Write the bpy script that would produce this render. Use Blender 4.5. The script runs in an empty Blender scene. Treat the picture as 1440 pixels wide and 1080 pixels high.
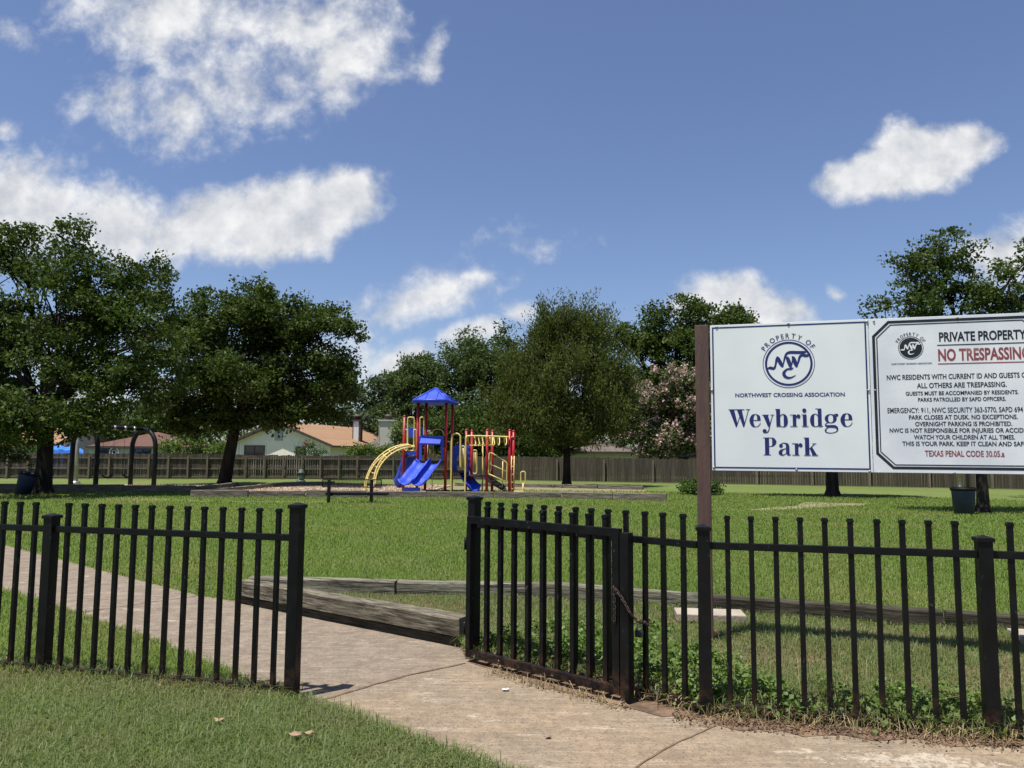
import bpy, bmesh, math, random
import numpy as np
from mathutils import Vector, Matrix, Euler
R = math.radians
random.seed(7)
rng = np.random.default_rng(11)
scene = bpy.context.scene
COL = scene.collection

# ------------------------------------------------------------------ camera, sky, sun, exposure
CAMZ = 1.6
PITCH, ROLL, FPX = 5.2, 0.4, 1080.0
cam_d = bpy.data.cameras.new('camera'); cam = bpy.data.objects.new('camera', cam_d); COL.objects.link(cam)
cam_d.sensor_width = 36; cam_d.lens = 27.0; cam_d.clip_end = 3000; cam_d.clip_start = 0.05
CM = Matrix.Translation((0, 0, CAMZ)) @ Matrix.Rotation(R(90 + PITCH), 4, 'X') @ Matrix.Rotation(R(ROLL), 4, 'Z')
cam.matrix_world = CM
scene.camera = cam
CM3 = CM.to_3x3()
def ray(px, py):
    return CM3 @ Vector(((px - 720) / FPX, -(py - 540) / FPX, -1.0))
def G(px, py, z=0.0):
    d = ray(px, py); t = (z - CAMZ) / d.z
    return Vector((d.x * t, d.y * t, z))
def P(px, py, Y):
    d = ray(px, py); t = Y / d.y
    return Vector((d.x * t, Y, CAMZ + d.z * t))

SUN = Vector((-0.24, -0.20, 1.0)).normalized()
scene.view_settings.view_transform = 'Standard'
scene.view_settings.look = 'None'
scene.view_settings.exposure = 0.80
scene.view_settings.gamma = 1.0
sun_d = bpy.data.lights.new('sun', 'SUN'); sun_d.energy = 4.4; sun_d.angle = R(0.5); sun_d.color = (1.0, 0.955, 0.88)
sun_o = bpy.data.objects.new('sun', sun_d); COL.objects.link(sun_o)
sun_o.rotation_euler = SUN.to_track_quat('Z', 'Y').to_euler(); sun_o.location = (0, 0, 60)

world = bpy.data.worlds.new("World"); scene.world = world; world.use_nodes = True

class NT:
    """small helper for node trees"""
    def __init__(s, nt): s.nt = nt; s.n = nt.nodes; s.l = nt.links
    def new(s, t, **k):
        n = s.n.new(t)
        for a, v in k.items(): setattr(n, a, v)
        return n
    def put(s, sock, v):
        if hasattr(v, 'is_output'): s.l.new(v, sock)
        else: sock.default_value = v
    def math(s, op, a, b=0.0, c=None, clamp=False):
        n = s.new('ShaderNodeMath', operation=op, use_clamp=clamp)
        s.put(n.inputs[0], a); s.put(n.inputs[1], b)
        if c is not None: s.put(n.inputs[2], c)
        return n.outputs[0]
    def mix(s, f, a, b, blend='MIX'):
        n = s.new('ShaderNodeMix', data_type='RGBA', blend_type=blend)
        s.put(n.inputs[0], f)
        s.put(n.inputs[6], a if hasattr(a, 'is_output') else (*a[:3], 1)); s.put(n.inputs[7], b if hasattr(b, 'is_output') else (*b[:3], 1))
        return n.outputs[2]
    def noise(s, vec, scale, detail=4, rough=0.55, dist=0.0, dim='3D'):
        n = s.new('ShaderNodeTexNoise', noise_dimensions=dim)
        if vec is not None: s.l.new(vec, n.inputs['Vector'])
        n.inputs['Scale'].default_value = scale; n.inputs['Detail'].default_value = detail
        n.inputs['Roughness'].default_value = rough; n.inputs['Distortion'].default_value = dist
        return n.outputs['Fac']
    def ss(s, v, lo, hi, a=0.0, b=1.0):
        n = s.new('ShaderNodeMapRange', interpolation_type='SMOOTHSTEP')
        s.put(n.inputs[0], v); n.inputs[1].default_value = lo; n.inputs[2].default_value = hi
        n.inputs[3].default_value = a; n.inputs[4].default_value = b
        return n.outputs[0]
    def mapping(s, vec, loc=(0, 0, 0), rot=(0, 0, 0), sc=(1, 1, 1), typ='POINT'):
        n = s.new('ShaderNodeMapping', vector_type=typ)
        s.l.new(vec, n.inputs[0]); n.inputs[1].default_value = loc; n.inputs[2].default_value = rot; n.inputs[3].default_value = sc
        return n.outputs[0]

def build_world():
    t = NT(world.node_tree); t.n.clear()
    out = t.new('ShaderNodeOutputWorld')
    sky = t.new('ShaderNodeTexSky', sky_type='NISHITA')
    sky.sun_disc = False
    sky.sun_elevation = math.asin(SUN.z); sky.sun_rotation = math.atan2(SUN.x, SUN.y)
    sky.altitude = 200; sky.air_density = 1.0; sky.dust_density = 1.0; sky.ozone_density = 3.6
    bg = t.new('ShaderNodeBackground'); bg.inputs[1].default_value = 0.071
    t.l.new(t.mix(1.0, sky.outputs[0], (1.0, 0.965, 1.05), 'MULTIPLY'), bg.inputs[0])
    # clouds : a field over the direction of view (x/y, z/y), the same from anywhere
    geo = t.new('ShaderNodeTexCoord')
    sep = t.new('ShaderNodeSeparateXYZ'); t.l.new(geo.outputs['Generated'], sep.inputs[0])
    yy = t.math('MAXIMUM', t.math('ABSOLUTE', sep.outputs[1]), 0.05)
    u = t.math('DIVIDE', sep.outputs[0], yy); v = t.math('DIVIDE', sep.outputs[2], yy)
    cmb = t.new('ShaderNodeCombineXYZ'); t.l.new(u, cmb.inputs[0]); t.l.new(v, cmb.inputs[1])
    sgn = t.math('MULTIPLY', t.math('LESS_THAN', sep.outputs[1], 0.0), 9.0); t.l.new(sgn, cmb.inputs[2])
    uv = cmb.outputs[0]
    def uvpx(px, py):
        d = ray(px, py); return d.x / d.y, d.z / d.y
    # px, py, rx, ry, tilt(deg, + = right end up), softness
    blobs = [
        (240, 15, 180, 100, -10, .62), (430, 40, 160, 100, -5, .60), (330, 110, 150, 90, 5, .58), (245, 165, 75, 70, -30, .62), (490, 80, 95, 75, 10, .75), (170, 130, 70, 60, 0, .55),
        (-10, 265, 110, 75, 0, 1.0), (60, 290, 95, 55, -10, .9), (165, 315, 100, 62, -12, 1.1), (235, 330, 60, 50, 0, 1.0), (20, 320, 120, 60, 0, 1.0),
        (300, 310, 90, 58, 5, 1.0), (400, 305, 100, 70, 8, 1.5), (480, 275, 66, 46, 14, 1.3), (350, 345, 90, 38, 0, .7),
        (1268, 236, 118, 46, 18, 1.75), (1350, 207, 66, 30, 8, 1.3), (1290, 205, 70, 36, 0, 1.2),
        (600, 420, 115, 38, 16, .72), (665, 388, 50, 14, 10, .6), (560, 442, 70, 34, 10, .62), (700, 330, 60, 14, 20, .22), (740, 437, 40, 22, 0, .7), (770, 345, 45, 18, 10, .28),
        (1030, 425, 95, 48, -5, 1.1), (1090, 440, 60, 32, -10, 1.0), (985, 420, 45, 24, 20, .9),
        (1420, 345, 75, 50, 0, .95), (1170, 415, 18, 14, 0, .5), (660, 475, 60, 26, 15, .9), (575, 515, 70, 32, 20, .85), (480, 520, 60, 45, 0, .6),
        (610, 75, 20, 50, -20, .5), (8, 178, 30, 24, 0, .62), (120, 600, 90, 120, 0, .5), (20, 40, 60, 20, -30, .38), (430, 420, 0.1, 0.1, 0, .1)]
    field = None
    nw = t.new('ShaderNodeTexNoise'); t.l.new(uv, nw.inputs['Vector']); nw.inputs['Scale'].default_value = 7; nw.inputs['Detail'].default_value = 3
    va = t.new('ShaderNodeVectorMath', operation='SUBTRACT'); t.l.new(nw.outputs['Color'], va.inputs[0]); va.inputs[1].default_value = (.5, .5, .5)
    vs = t.new('ShaderNodeVectorMath', operation='MULTIPLY'); t.l.new(va.outputs[0], vs.inputs[0]); vs.inputs[1].default_value = (.055, .055, 0)
    vadd = t.new('ShaderNodeVectorMath', operation='ADD'); t.l.new(uv, vadd.inputs[0]); t.l.new(vs.outputs[0], vadd.inputs[1])
    wuv = vadd.outputs[0]
    for (px, py, rx, ry, tilt, amp) in blobs:
        cu, cv = uvpx(px, py)
        m = t.mapping(wuv, (cu, cv, 0), (0, 0, R(tilt)), (rx / FPX, ry / FPX, 1), 'TEXTURE')
        ln = t.new('ShaderNodeVectorMath', operation='LENGTH'); t.l.new(m, ln.inputs[0])
        e = t.math('MULTIPLY', t.math('SUBTRACT', 1.25, ln.outputs['Value']), amp)
        field = e if field is None else t.math('MAXIMUM', field, e)
    field = t.math('MINIMUM', field, 1.1)
    n1 = t.noise(uv, 11, 9, 0.58, 0.15)
    n1b = t.noise(t.mapping(uv, (0.012, -0.026, 0)), 11, 9, 0.58, 0.15)   # the same noise, sampled towards the sun
    n2 = t.noise(uv, 34, 6, 0.6, 0.2)
    d = t.math('ADD', field, t.math('MULTIPLY', t.math('SUBTRACT', n1, 0.5), 1.55))
    d = t.math('ADD', d, t.math('MULTIPLY', t.math('SUBTRACT', n2, 0.5), 0.85))
    alpha = t.ss(d, 0.02, 0.85)
    alpha = t.math('MULTIPLY', alpha, 0.97)
    lit = t.math('ADD', t.math('MULTIPLY', t.math('SUBTRACT', n1, n1b), 2.6), 0.60)
    lit = t.math('ADD', lit, t.math('MULTIPLY', t.math('SUBTRACT', n2, .5), 0.5))
    lit = t.math('SUBTRACT', lit, t.ss(d, 0.8, 1.9, 0, .30), clamp=True)
    ccol = t.mix(lit, (0.50, 0.54, 0.61), (1.0, 1.0, 1.0))
    cb = t.new('ShaderNodeBackground'); t.l.new(ccol, cb.inputs[0]); cb.inputs[1].default_value = 0.54
    ms = t.new('ShaderNodeMixShader'); t.l.new(alpha, ms.inputs[0]); t.l.new(bg.outputs[0], ms.inputs[1]); t.l.new(cb.outputs[0], ms.inputs[2])
    t.l.new(ms.outputs[0], out.inputs[0])
build_world()

# ------------------------------------------------------------------ materials
def mat(name, c1, c2=None, scale=8.0, rough=0.7, bump=0.0, bscale=None, stretch=(1, 1, 1), spec=0.4, coord='Object', metal=0.0, c3=None, s3=1.5, lo=.35, hi=.65, detail=6):
    m = bpy.data.materials.new(name); m.use_nodes = True
    t = NT(m.node_tree); b = t.n['Principled BSDF']
    tc = t.new('ShaderNodeTexCoord'); v = t.mapping(tc.outputs[coord], (0, 0, 0), (0, 0, 0), stretch)
    b.inputs['Roughness'].default_value = rough; b.inputs['Metallic'].default_value = metal
    b.inputs['Specular IOR Level'].default_value = spec
    if c2 is None: c2 = tuple(x * 0.86 for x in c1)
    f = t.ss(t.noise(v, scale, detail), lo, hi)
    c = t.mix(f, c1, c2)
    if c3 is not None:
        c = t.mix(t.ss(t.noise(v, s3, 5, .6), .48, .68), c, c3)
    t.l.new(c, b.inputs['Base Color'])
    if bump:
        bn = t.new('ShaderNodeBump'); bn.inputs['Strength'].default_value = bump; bn.inputs['Distance'].default_value = 0.02
        t.l.new(t.noise(v, bscale or scale * 3, 6), bn.inputs['Height']); t.l.new(bn.outputs[0], b.inputs['Normal'])
    return m

def leafmat(name, c1, c2, c3, trans=0.35, rough=0.45, spec=.35, nscale=.6):
    """foliage: colour varies leaf by leaf and in broad patches; some light passes through"""
    m = bpy.data.materials.new(name); m.use_nodes = True
    t = NT(m.node_tree); b = t.n['Principled BSDF']; o = t.n['Material Output']
    g = t.new('ShaderNodeNewGeometry'); tc = t.new('ShaderNodeTexCoord')
    rnd = g.outputs['Random Per Island']
    c = t.mix(rnd, c1, c2)
    c = t.mix(t.ss(t.noise(tc.outputs['Object'], nscale, 3), .45, .7), c, c3)
    t.l.new(c, b.inputs['Base Color']); b.inputs['Roughness'].default_value = rough
    b.inputs['Specular IOR Level'].default_value = spec
    tr = t.new('ShaderNodeBsdfTranslucent'); t.l.new(t.mix(1.0, c, (1.0, 1.15, .55), 'MULTIPLY'), tr.inputs[0])
    ms = t.new('ShaderNodeMixShader'); ms.inputs[0].default_value = trans
    t.l.new(b.outputs[0], ms.inputs[1]); t.l.new(tr.outputs[0], ms.inputs[2]); t.l.new(ms.outputs[0], o.inputs[0])
    return m

def lawn_mat():
    m = bpy.data.materials.new('turf'); m.use_nodes = True
    t = NT(m.node_tree); b = t.n['Principled BSDF']
    v = t.new('ShaderNodeTexCoord').outputs['Object']
    big = t.ss(t.noise(v, .22, 4), .38, .66); mid = t.ss(t.noise(v, 1.6, 5, .65), .35, .7); fine = t.noise(v, 38, 4, .7)
    c = t.mix(big, (.135, .190, .048), (.170, .215, .068))
    c = t.mix(t.math('MULTIPLY', mid, .5), c, (.13, .135, .050))
    c = t.mix(t.ss(fine, .35, .75), t.mix(.45, c, (.02, .03, .008)), c)
    t.l.new(c, b.inputs['Base Color']); b.inputs['Roughness'].default_value = .95; b.inputs['Specular IOR Level'].default_value = .1
    bn = t.new('ShaderNodeBump'); bn.inputs['Strength'].default_value = .6; bn.inputs['Distance'].default_value = .03
    t.l.new(t.noise(v, 30, 5, .7), bn.inputs['Height']); t.l.new(bn.outputs[0], b.inputs['Normal'])
    return m

def path_mat():
    m = bpy.data.materials.new('old_concrete'); m.use_nodes = True
    t = NT(m.node_tree); b = t.n['Principled BSDF']
    v = t.new('ShaderNodeTexCoord').outputs['Object']
    n_big = t.ss(t.noise(v, .9, 5, .6), .35, .68)
    n_mid = t.ss(t.noise(v, 5.5, 7, .7, .3), .35, .68)
    c = t.mix(n_big, (.292, .220, .144), (.246, .198, .140))
    c = t.mix(t.math('MULTIPLY', n_mid, .5), c, (.150, .118, .086))
    # far slabs beyond the gate are greyer and darker with lichen
    sep = t.new('ShaderNodeSeparateXYZ'); t.l.new(v, sep.inputs[0])
    far = t.ss(t.math('SUBTRACT', sep.outputs[1], sep.outputs[0]), 5.3, 7.3)
    c = t.mix(t.math('MULTIPLY', t.ss(t.noise(v, 2.1, 8, .70, .6), .49, .64), .55), c, (.150, .112, .074))
    c = t.mix(t.math('MULTIPLY', far, .75), c, t.mix(n_mid, (.222, .186, .146), (.132, .108, .085)))
    vb = t.mapping(v, (0, 0, 0), (0, 0, R(40)), (2, 42, 1))
    broom = t.noise(vb, 1.0, 4, .6)
    c = t.mix(t.math('MULTIPLY', t.ss(broom, .5, .74), .55), c, (.40, .32, .24))
    c = t.mix(t.math('MULTIPLY', t.ss(broom, .5, .26), .4), c, (.19, .145, .105))
    # pale streaks where the top has worn off
    vs = t.mapping(v, (3, 1, 0), (0, 0, R(38)), (1.2, 4.5, 1))
    c = t.mix(t.math('MULTIPLY', t.ss(t.noise(vs, 1.3, 9, .72), .57, .68), .7), c, (.46, .40, .32))
    # flaking white paint close to the right hand fence
    reg = t.new('ShaderNodeVectorMath', operation='LENGTH')
    pf = G(1290, 1072)
    t.l.new(t.mapping(v, (pf.x, pf.y, 0), (0, 0, R(-8)), (.80, .19, 1), 'TEXTURE'), reg.inputs[0])
    fl = t.math('ADD', t.math('MULTIPLY', t.math('SUBTRACT', 1.0, reg.outputs['Value']), .5), t.math('MULTIPLY', t.math('SUBTRACT', t.noise(v, 9, 9, .75, .4), .5), 2.2))
    c = t.mix(t.math('MULTIPLY', t.ss(fl, .24, .40), .7), c, (.46, .40, .32))
    # dark spots and grit
    c = t.mix(t.math('MULTIPLY', t.ss(t.noise(v, 70, 3, .6), .55, .68), .75), c, (.05, .04, .03))
    t.l.new(c, b.inputs['Base Color']); c = t.mix(t.math('MULTIPLY', t.ss(t.noise(v, 16, 9, .8),   .42, .60), .42), c, (.125, .098, .074))
    t.l.new(c, b.inputs['Base Color'])
    b.inputs['Roughness'].default_value = .92; b.inputs['Specular IOR Level'].default_value = .25
    bn = t.new('ShaderNodeBump'); bn.inputs['Strength'].default_value = .55; bn.inputs['Distance'].default_value = .008
    t.l.new(t.math('ADD', t.math('MULTIPLY', broom, .6), t.noise(v, 60, 6, .7)), bn.inputs['Height']); t.l.new(bn.outputs[0], b.inputs['Normal'])
    return m

def wood_mat(name, ca, cb, cc, gs=1.0, bump=.8, rough=.9):
    """weathered wood; grain runs along the object's own x axis"""
    m = bpy.data.materials.new(name); m.use_nodes = True
    t = NT(m.node_tree); b = t.n['Principled BSDF']
    v = t.new('ShaderNodeTexCoord').outputs['Object']
    oi = t.new('ShaderNodeObjectInfo')
    off = t.new('ShaderNodeVectorMath', operation='ADD'); t.l.new(v, off.inputs[0])
    rm = t.math('MULTIPLY', oi.outputs['Random'], 40.0)
    cx = t.new('ShaderNodeCombineXYZ'); t.l.new(rm, cx.inputs[0]); t.l.new(rm, cx.inputs[1]); t.l.new(cx.outputs[0], off.inputs[1])
    vv = t.mapping(off.outputs[0], (0, 0, 0), (0, 0, 0), (2.6 * gs, 26 * gs, 26 * gs))
    grain = t.noise(vv, 1.0, 9, .70, .25)
    patch = t.ss(t.noise(off.outputs[0], 2.3, 5, .6), .38, .66)
    c = t.mix(t.ss(grain, .36, .64), cb, ca)
    c = t.mix(t.math('MULTIPLY', patch, .6), c, cc)
    t.l.new(c, b.inputs['Base Color']); b.inputs['Roughness'].default_value = rough; b.inputs['Specular IOR Level'].default_value = .2
    bn = t.new('ShaderNodeBump'); bn.inputs['Strength'].default_value = bump; bn.inputs['Distance'].default_value = .02
    t.l.new(grain, bn.inputs['Height']); t.l.new(bn.outputs[0], b.inputs['Normal'])
    return m

def shingle_mat(name, ca, cb, cc):
    m = bpy.data.materials.new(name); m.use_nodes = True
    t = NT(m.node_tree); b = t.n['Principled BSDF']
    v = t.new('ShaderNodeTexCoord').outputs['Object']
    br = t.new('ShaderNodeTexBrick'); t.l.new(t.mapping(v, (0, 0, 0), (R(90), 0, R(90)), (1, 1, 1)), br.inputs[0])
    br.inputs['Color1'].default_value = (*ca, 1); br.inputs['Color2'].default_value = (*cb, 1); br.inputs['Mortar'].default_value = (*cc, 1)
    br.inputs['Scale'].default_value = 1.0; br.inputs['Brick Width'].default_value = .9; br.inputs['Row Height'].default_value = .10; br.inputs['Mortar Size'].default_value = .012
    c = t.mix(t.math('MULTIPLY', t.noise(v, 1.2, 5), .4), br.outputs[0], cc)
    t.l.new(c, b.inputs['Base Color']); b.inputs['Roughness'].default_value = .95; b.inputs['Specular IOR Level'].default_value = .1
    return m

def iron_mat():
    m = bpy.data.materials.new('black_iron_paint'); m.use_nodes = True
    t = NT(m.node_tree); b = t.n['Principled BSDF']
    v = t.new('ShaderNodeTexCoord').outputs['Object']
    c = t.mix(t.ss(t.noise(v, 6, 6, .65), .45, .75), (.0026, .0026, .0032), (.0062, .0062, .0068))
    b.inputs['Specular IOR Level'].default_value = .24
    chips = t.ss(t.noise(t.mapping(v, (0, 0, 0), (0, 0, 0), (1, 1, .45)), 26, 7, .75, .3), .62, .69)
    c = t.mix(t.math('MULTIPLY', chips, .8), c, (.070, .073, .080))
    sep = t.new('ShaderNodeSeparateXYZ'); t.l.new(t.new('ShaderNodeNewGeometry').outputs['Position'], sep.inputs[0])
    rust = t.math('MULTIPLY', t.ss(sep.outputs[2], .30, .02), t.ss(t.noise(v, 14, 6, .7), .42, .62))
    c = t.mix(t.math('MULTIPLY', rust, .75), c, (.060, .030, .017))
    t.l.new(c, b.inputs['Base Color'])
    t.l.new(t.ss(t.noise(v, 9, 4), .3, .7, .38, .6), b.inputs['Roughness'])
    bn = t.new('ShaderNodeBump'); bn.inputs['Strength'].default_value = .25; bn.inputs['Distance'].default_value = .002
    t.l.new(t.noise(v, 60, 4), bn.inputs['Height']); t.l.new(bn.outputs[0], b.inputs['Normal'])
    return m

def mulch_mat():
    m = bpy.data.materials.new('wood_mulch'); m.use_nodes = True
    t = NT(m.node_tree); b = t.n['Principled BSDF']
    v = t.new('ShaderNodeTexCoord').outputs['Object']
    vo = t.new('ShaderNodeTexVoronoi'); t.l.new(t.mapping(v, (0, 0, 0), (0, 0, .4), (14, 22, 14)), vo.inputs['Vector'])
    sepc = t.new('ShaderNodeSeparateColor'); t.l.new(vo.outputs['Color'], sepc.inputs[0])
    c = t.mix(sepc.outputs[0], (.30, .215, .145), (.46, .36, .26))
    c = t.mix(t.ss(t.noise(v, 1.1, 5), .45, .75), c, (.235, .165, .11))
    t.l.new(c, b.inputs['Base Color']); b.inputs['Roughness'].default_value = .95
    return m

M = {}
M['turf'] = lawn_mat(); M['path'] = path_mat(); M['iron'] = iron_mat(); M['mulch'] = mulch_mat()
M['soil'] = mat('bare_soil', (.115, .070, .042), (.19, .125, .08), 9, .95, .8, 40, c3=(.065, .042, .028), s3=3)
M['dirt'] = mat('worn_dirt', (.215, .175, .105), (.14, .14, .06), 2.2, .95, .4, 20)
M['grass'] = leafmat('lawn_blade', (.145, .205, .046), (.180, .245, .066), (.220, .240, .084), .52, .5, .25, .35)
M['grass_near'] = leafmat('rough_blade', (.125, .178, .052), (.230, .262, .112), (.200, .208, .095), .48, .5, .25, 1.2)
M['weed'] = leafmat('weed_leaf', (.085, .150, .026), (.150, .215, .055), (.085, .120, .030), .30, .5, .3, 1.6)
M['straw'] = leafmat('dead_grass', (.25, .19, .10), (.36, .29, .17), (.17, .125, .07), .15, .8, .1, 2)
M['oak'] = leafmat('oak_leaf', (.034, .058, .012), (.078, .110, .027), (.056, .078, .018), .30, .6, .14)
M['oak_right'] = leafmat('right_oak_leaf', (.040, .066, .015), (.085, .118, .033), (.056, .080, .022), .30, .6, .16)
M['olive'] = leafmat('cedar_elm_leaf', (.062, .082, .018), (.108, .130, .038), (.080, .092, .025), .38, .6, .15)
M['far'] = leafmat('far_leaf', (.046, .072, .021), (.090, .122, .044), (.064, .092, .030), .30, .6, .15)
M['farpale'] = leafmat('pale_far_leaf', (.050, .078, .040), (.090, .120, .064), (.062, .090, .045), .22, .5, .3)
M['bush'] = leafmat('bush_leaf', (.075, .120, .022), (.140, .190, .045), (.060, .095, .020), .35, .5, .3, 1.2)
M['hedge'] = leafmat('hedge_leaf', (.045, .085, .015), (.090, .140, .032), (.040, .070, .015), .35, .5, .3, 1.2)
M['pink'] = leafmat('pink_blossom', (.40, .26, .27), (.54, .39, .40), (.34, .22, .22), .3, .8, .1)
M['magenta'] = leafmat('red_blossom', (.45, .02, .06), (.60, .05, .12), (.4, .02, .05), .2, .8, .1)
M['bark'] = mat('bark', (.036, .030, .025), (.016, .014, .012), 5, .95, 1.0, 16, (1, 1, .25), spec=.1)
M['fencewood'] = None
def fence_wood(name, cols):
    m = bpy.data.materials.new(name); m.use_nodes = True
    t = NT(m.node_tree); b = t.n['Principled BSDF']
    v = t.new('ShaderNodeTexCoord').outputs['Object']; g = t.new('ShaderNodeNewGeometry')
    c = t.mix(g.outputs['Random Per Island'], cols[0], cols[1])
    c = t.mix(t.ss(t.noise(t.mapping(v, (0, 0, 0), (0, 0, 0), (9, 9, .7)), 1, 6, .7), .38, .7), c, cols[2])
    t.l.new(c, b.inputs['Base Color']); b.inputs['Roughness'].default_value = .92; b.inputs['Specular IOR Level'].default_value = .15
    return m
M['fencewood'] = fence_wood('grey_fence_board', ((.150, .128, .104), (.070, .060, .050), (.040, .034, .029)))
M['fencerail'] = fence_wood('grey_fence_rail', ((.20, .165, .128), (.16, .13, .10), (.10, .08, .062)))
M['fencedark'] = fence_wood('dark_fence_board', ((.098, .082, .064), (.062, .052, .042), (.042, .036, .030)))
M['timber'] = wood_mat('old_timber', (.27, .255, .195), (.030, .026, .018), (.125, .115, .080))
M['timber_path'] = wood_mat('cracked_beam', (.225, .200, .148), (.016, .013, .009), (.110, .094, .066), 1.5, .6)
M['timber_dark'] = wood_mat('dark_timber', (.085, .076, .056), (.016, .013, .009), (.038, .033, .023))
M['timber_far'] = wood_mat('bed_timber', (.22, .195, .155), (.085, .070, .052), (.13, .11, .085))
M['post_brown'] = mat('brown_post_paint', (.105, .060, .047), (.075, .044, .036), 3, .6, .3, 20, (6, 6, .6))
M['sign_white'] = mat('sign_white', (.74, .77, .77), (.68, .71, .715), 1.6, .32, .0, spec=.5)
M['sign_white2'] = mat('sign_white_worn', (.73, .75, .77), (.62, .64, .68), 1.9, .35, .05, 5, spec=.5)
M['sign_edge'] = mat('sign_frame', (.70, .72, .72), (.6, .62, .62), 4, .4)
M['navy'] = mat('navy_print', (.012, .020, .115), (.018, .026, .135), 6, .4)
M['black_print'] = mat('black_print', (.010, .011, .018), (.020, .021, .030), 9, .4)
M['grey_print'] = mat('worn_black_print', (.014, .016, .024), (.075, .08, .095), 22, .45, lo=.5, hi=.75)
M['red_print'] = mat('faded_red_print', (.25, .055, .060), (.40, .20, .20), 5, .45, lo=.5, hi=.75)
M['steel'] = mat('galvanised', (.36, .37, .38), (.26, .27, .28), 8, .4, metal=.6)
M['rust'] = mat('rusty_steel', (.085, .055, .040), (.05, .035, .028), 60, .7, metal=.4)
M['brass'] = mat('lock_body', (.20, .19, .17), (.10, .10, .10), 40, .4, metal=.8)
M['blue'] = mat('blue_plastic', (.026, .070, .52), (.020, .054, .44), 3, .5, spec=.5)
M['red'] = mat('red_paint', (.33, .010, .014), (.26, .009, .012), 4, .4)
M['yellow'] = mat('yellow_paint', (.68, .54, .19), (.58, .45, .15), 5, .42)
M['dark_deck'] = mat('dark_deck', (.045, .030, .028), (.030, .022, .022), 9, .8)
M['dark_green_metal'] = mat('dark_green_paint', (.006, .011, .012), (.009, .015, .015), 6, .5, spec=.12)
M['bench'] = mat('bench_black', (.007, .0075, .0075), (.011, .011, .011), 8, .55, spec=.15)
M['bin'] = mat('bin_plastic', (.040, .056, .16), (.050, .068, .18), 5, .5, spec=.2)
M['wall_white'] = mat('white_siding', (.80, .745, .64), (.74, .69, .59), 1.2, .8)
M['wall_beige'] = mat('beige_siding', (.48, .47, .40), (.42, .41, .35), 1.2, .8)
M['wall_grey'] = mat('grey_siding', (.42, .40, .37), (.36, .345, .32), 1.2, .8)
M['trim_dark'] = mat('dark_trim', (.06, .045, .036), (.045, .034, .03), 6, .7)
M['trim_white'] = mat('white_trim', (.68, .70, .68), None, 6, .6)
M['win_glass'] = mat('window_glass', (.030, .036, .040), (.018, .022, .026), 2, .08, spec=.8)
M['screen'] = mat('window_screen', (.11, .115, .115), (.08, .085, .085), 2, .6)
M['louvre'] = mat('louvre_grey', (.42, .44, .45), (.34, .36, .37), 5, .6)
M['sh_orange'] = shingle_mat('tan_shingle', (.36, .225, .13), (.29, .18, .105), (.18, .115, .075))
M['sh_brown'] = shingle_mat('redbrown_shingle', (.16, .088, .070), (.12, .066, .054), (.075, .045, .038))
M['sh_grey'] = shingle_mat('grey_shingle', (.16, .135, .115), (.12, .10, .086), (.08, .066, .058))
M['tarp'] = mat('blue_tarp', (.035, .18, .62), (.03, .13, .50), 3, .5, .6, 5)
M['green_metal'] = mat('utility_green', (.075, .105, .085), (.055, .08, .062), 5, .6)
M['slab'] = mat('pale_slab', (.34, .30, .24), (.27, .23, .18), 5, .9, .3, 40)
M['leaf_dry'] = mat('dry_leaf', (.30, .22, .13), (.2, .13, .075), 20, .8)
M['white_bit'] = mat('white_plastic', (.8, .8, .8), None, 5, .5)

# ------------------------------------------------------------------ mesh helpers
def tag(o, label=None, cat=None, group=None, kind=None):
    if label: o['label'] = label
    if cat: o['category'] = cat
    if group: o['group'] = group
    if kind: o['kind'] = kind
    return o
def empty(name, loc, label, cat, group=None, rz=0.0):
    o = bpy.data.objects.new(name, None); COL.objects.link(o)
    o.location = loc; o.rotation_euler = (0, 0, rz); o.empty_display_size = .2
    o['_w'] = 1; del o['_w']
    return tag(o, label, cat, group)

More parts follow.
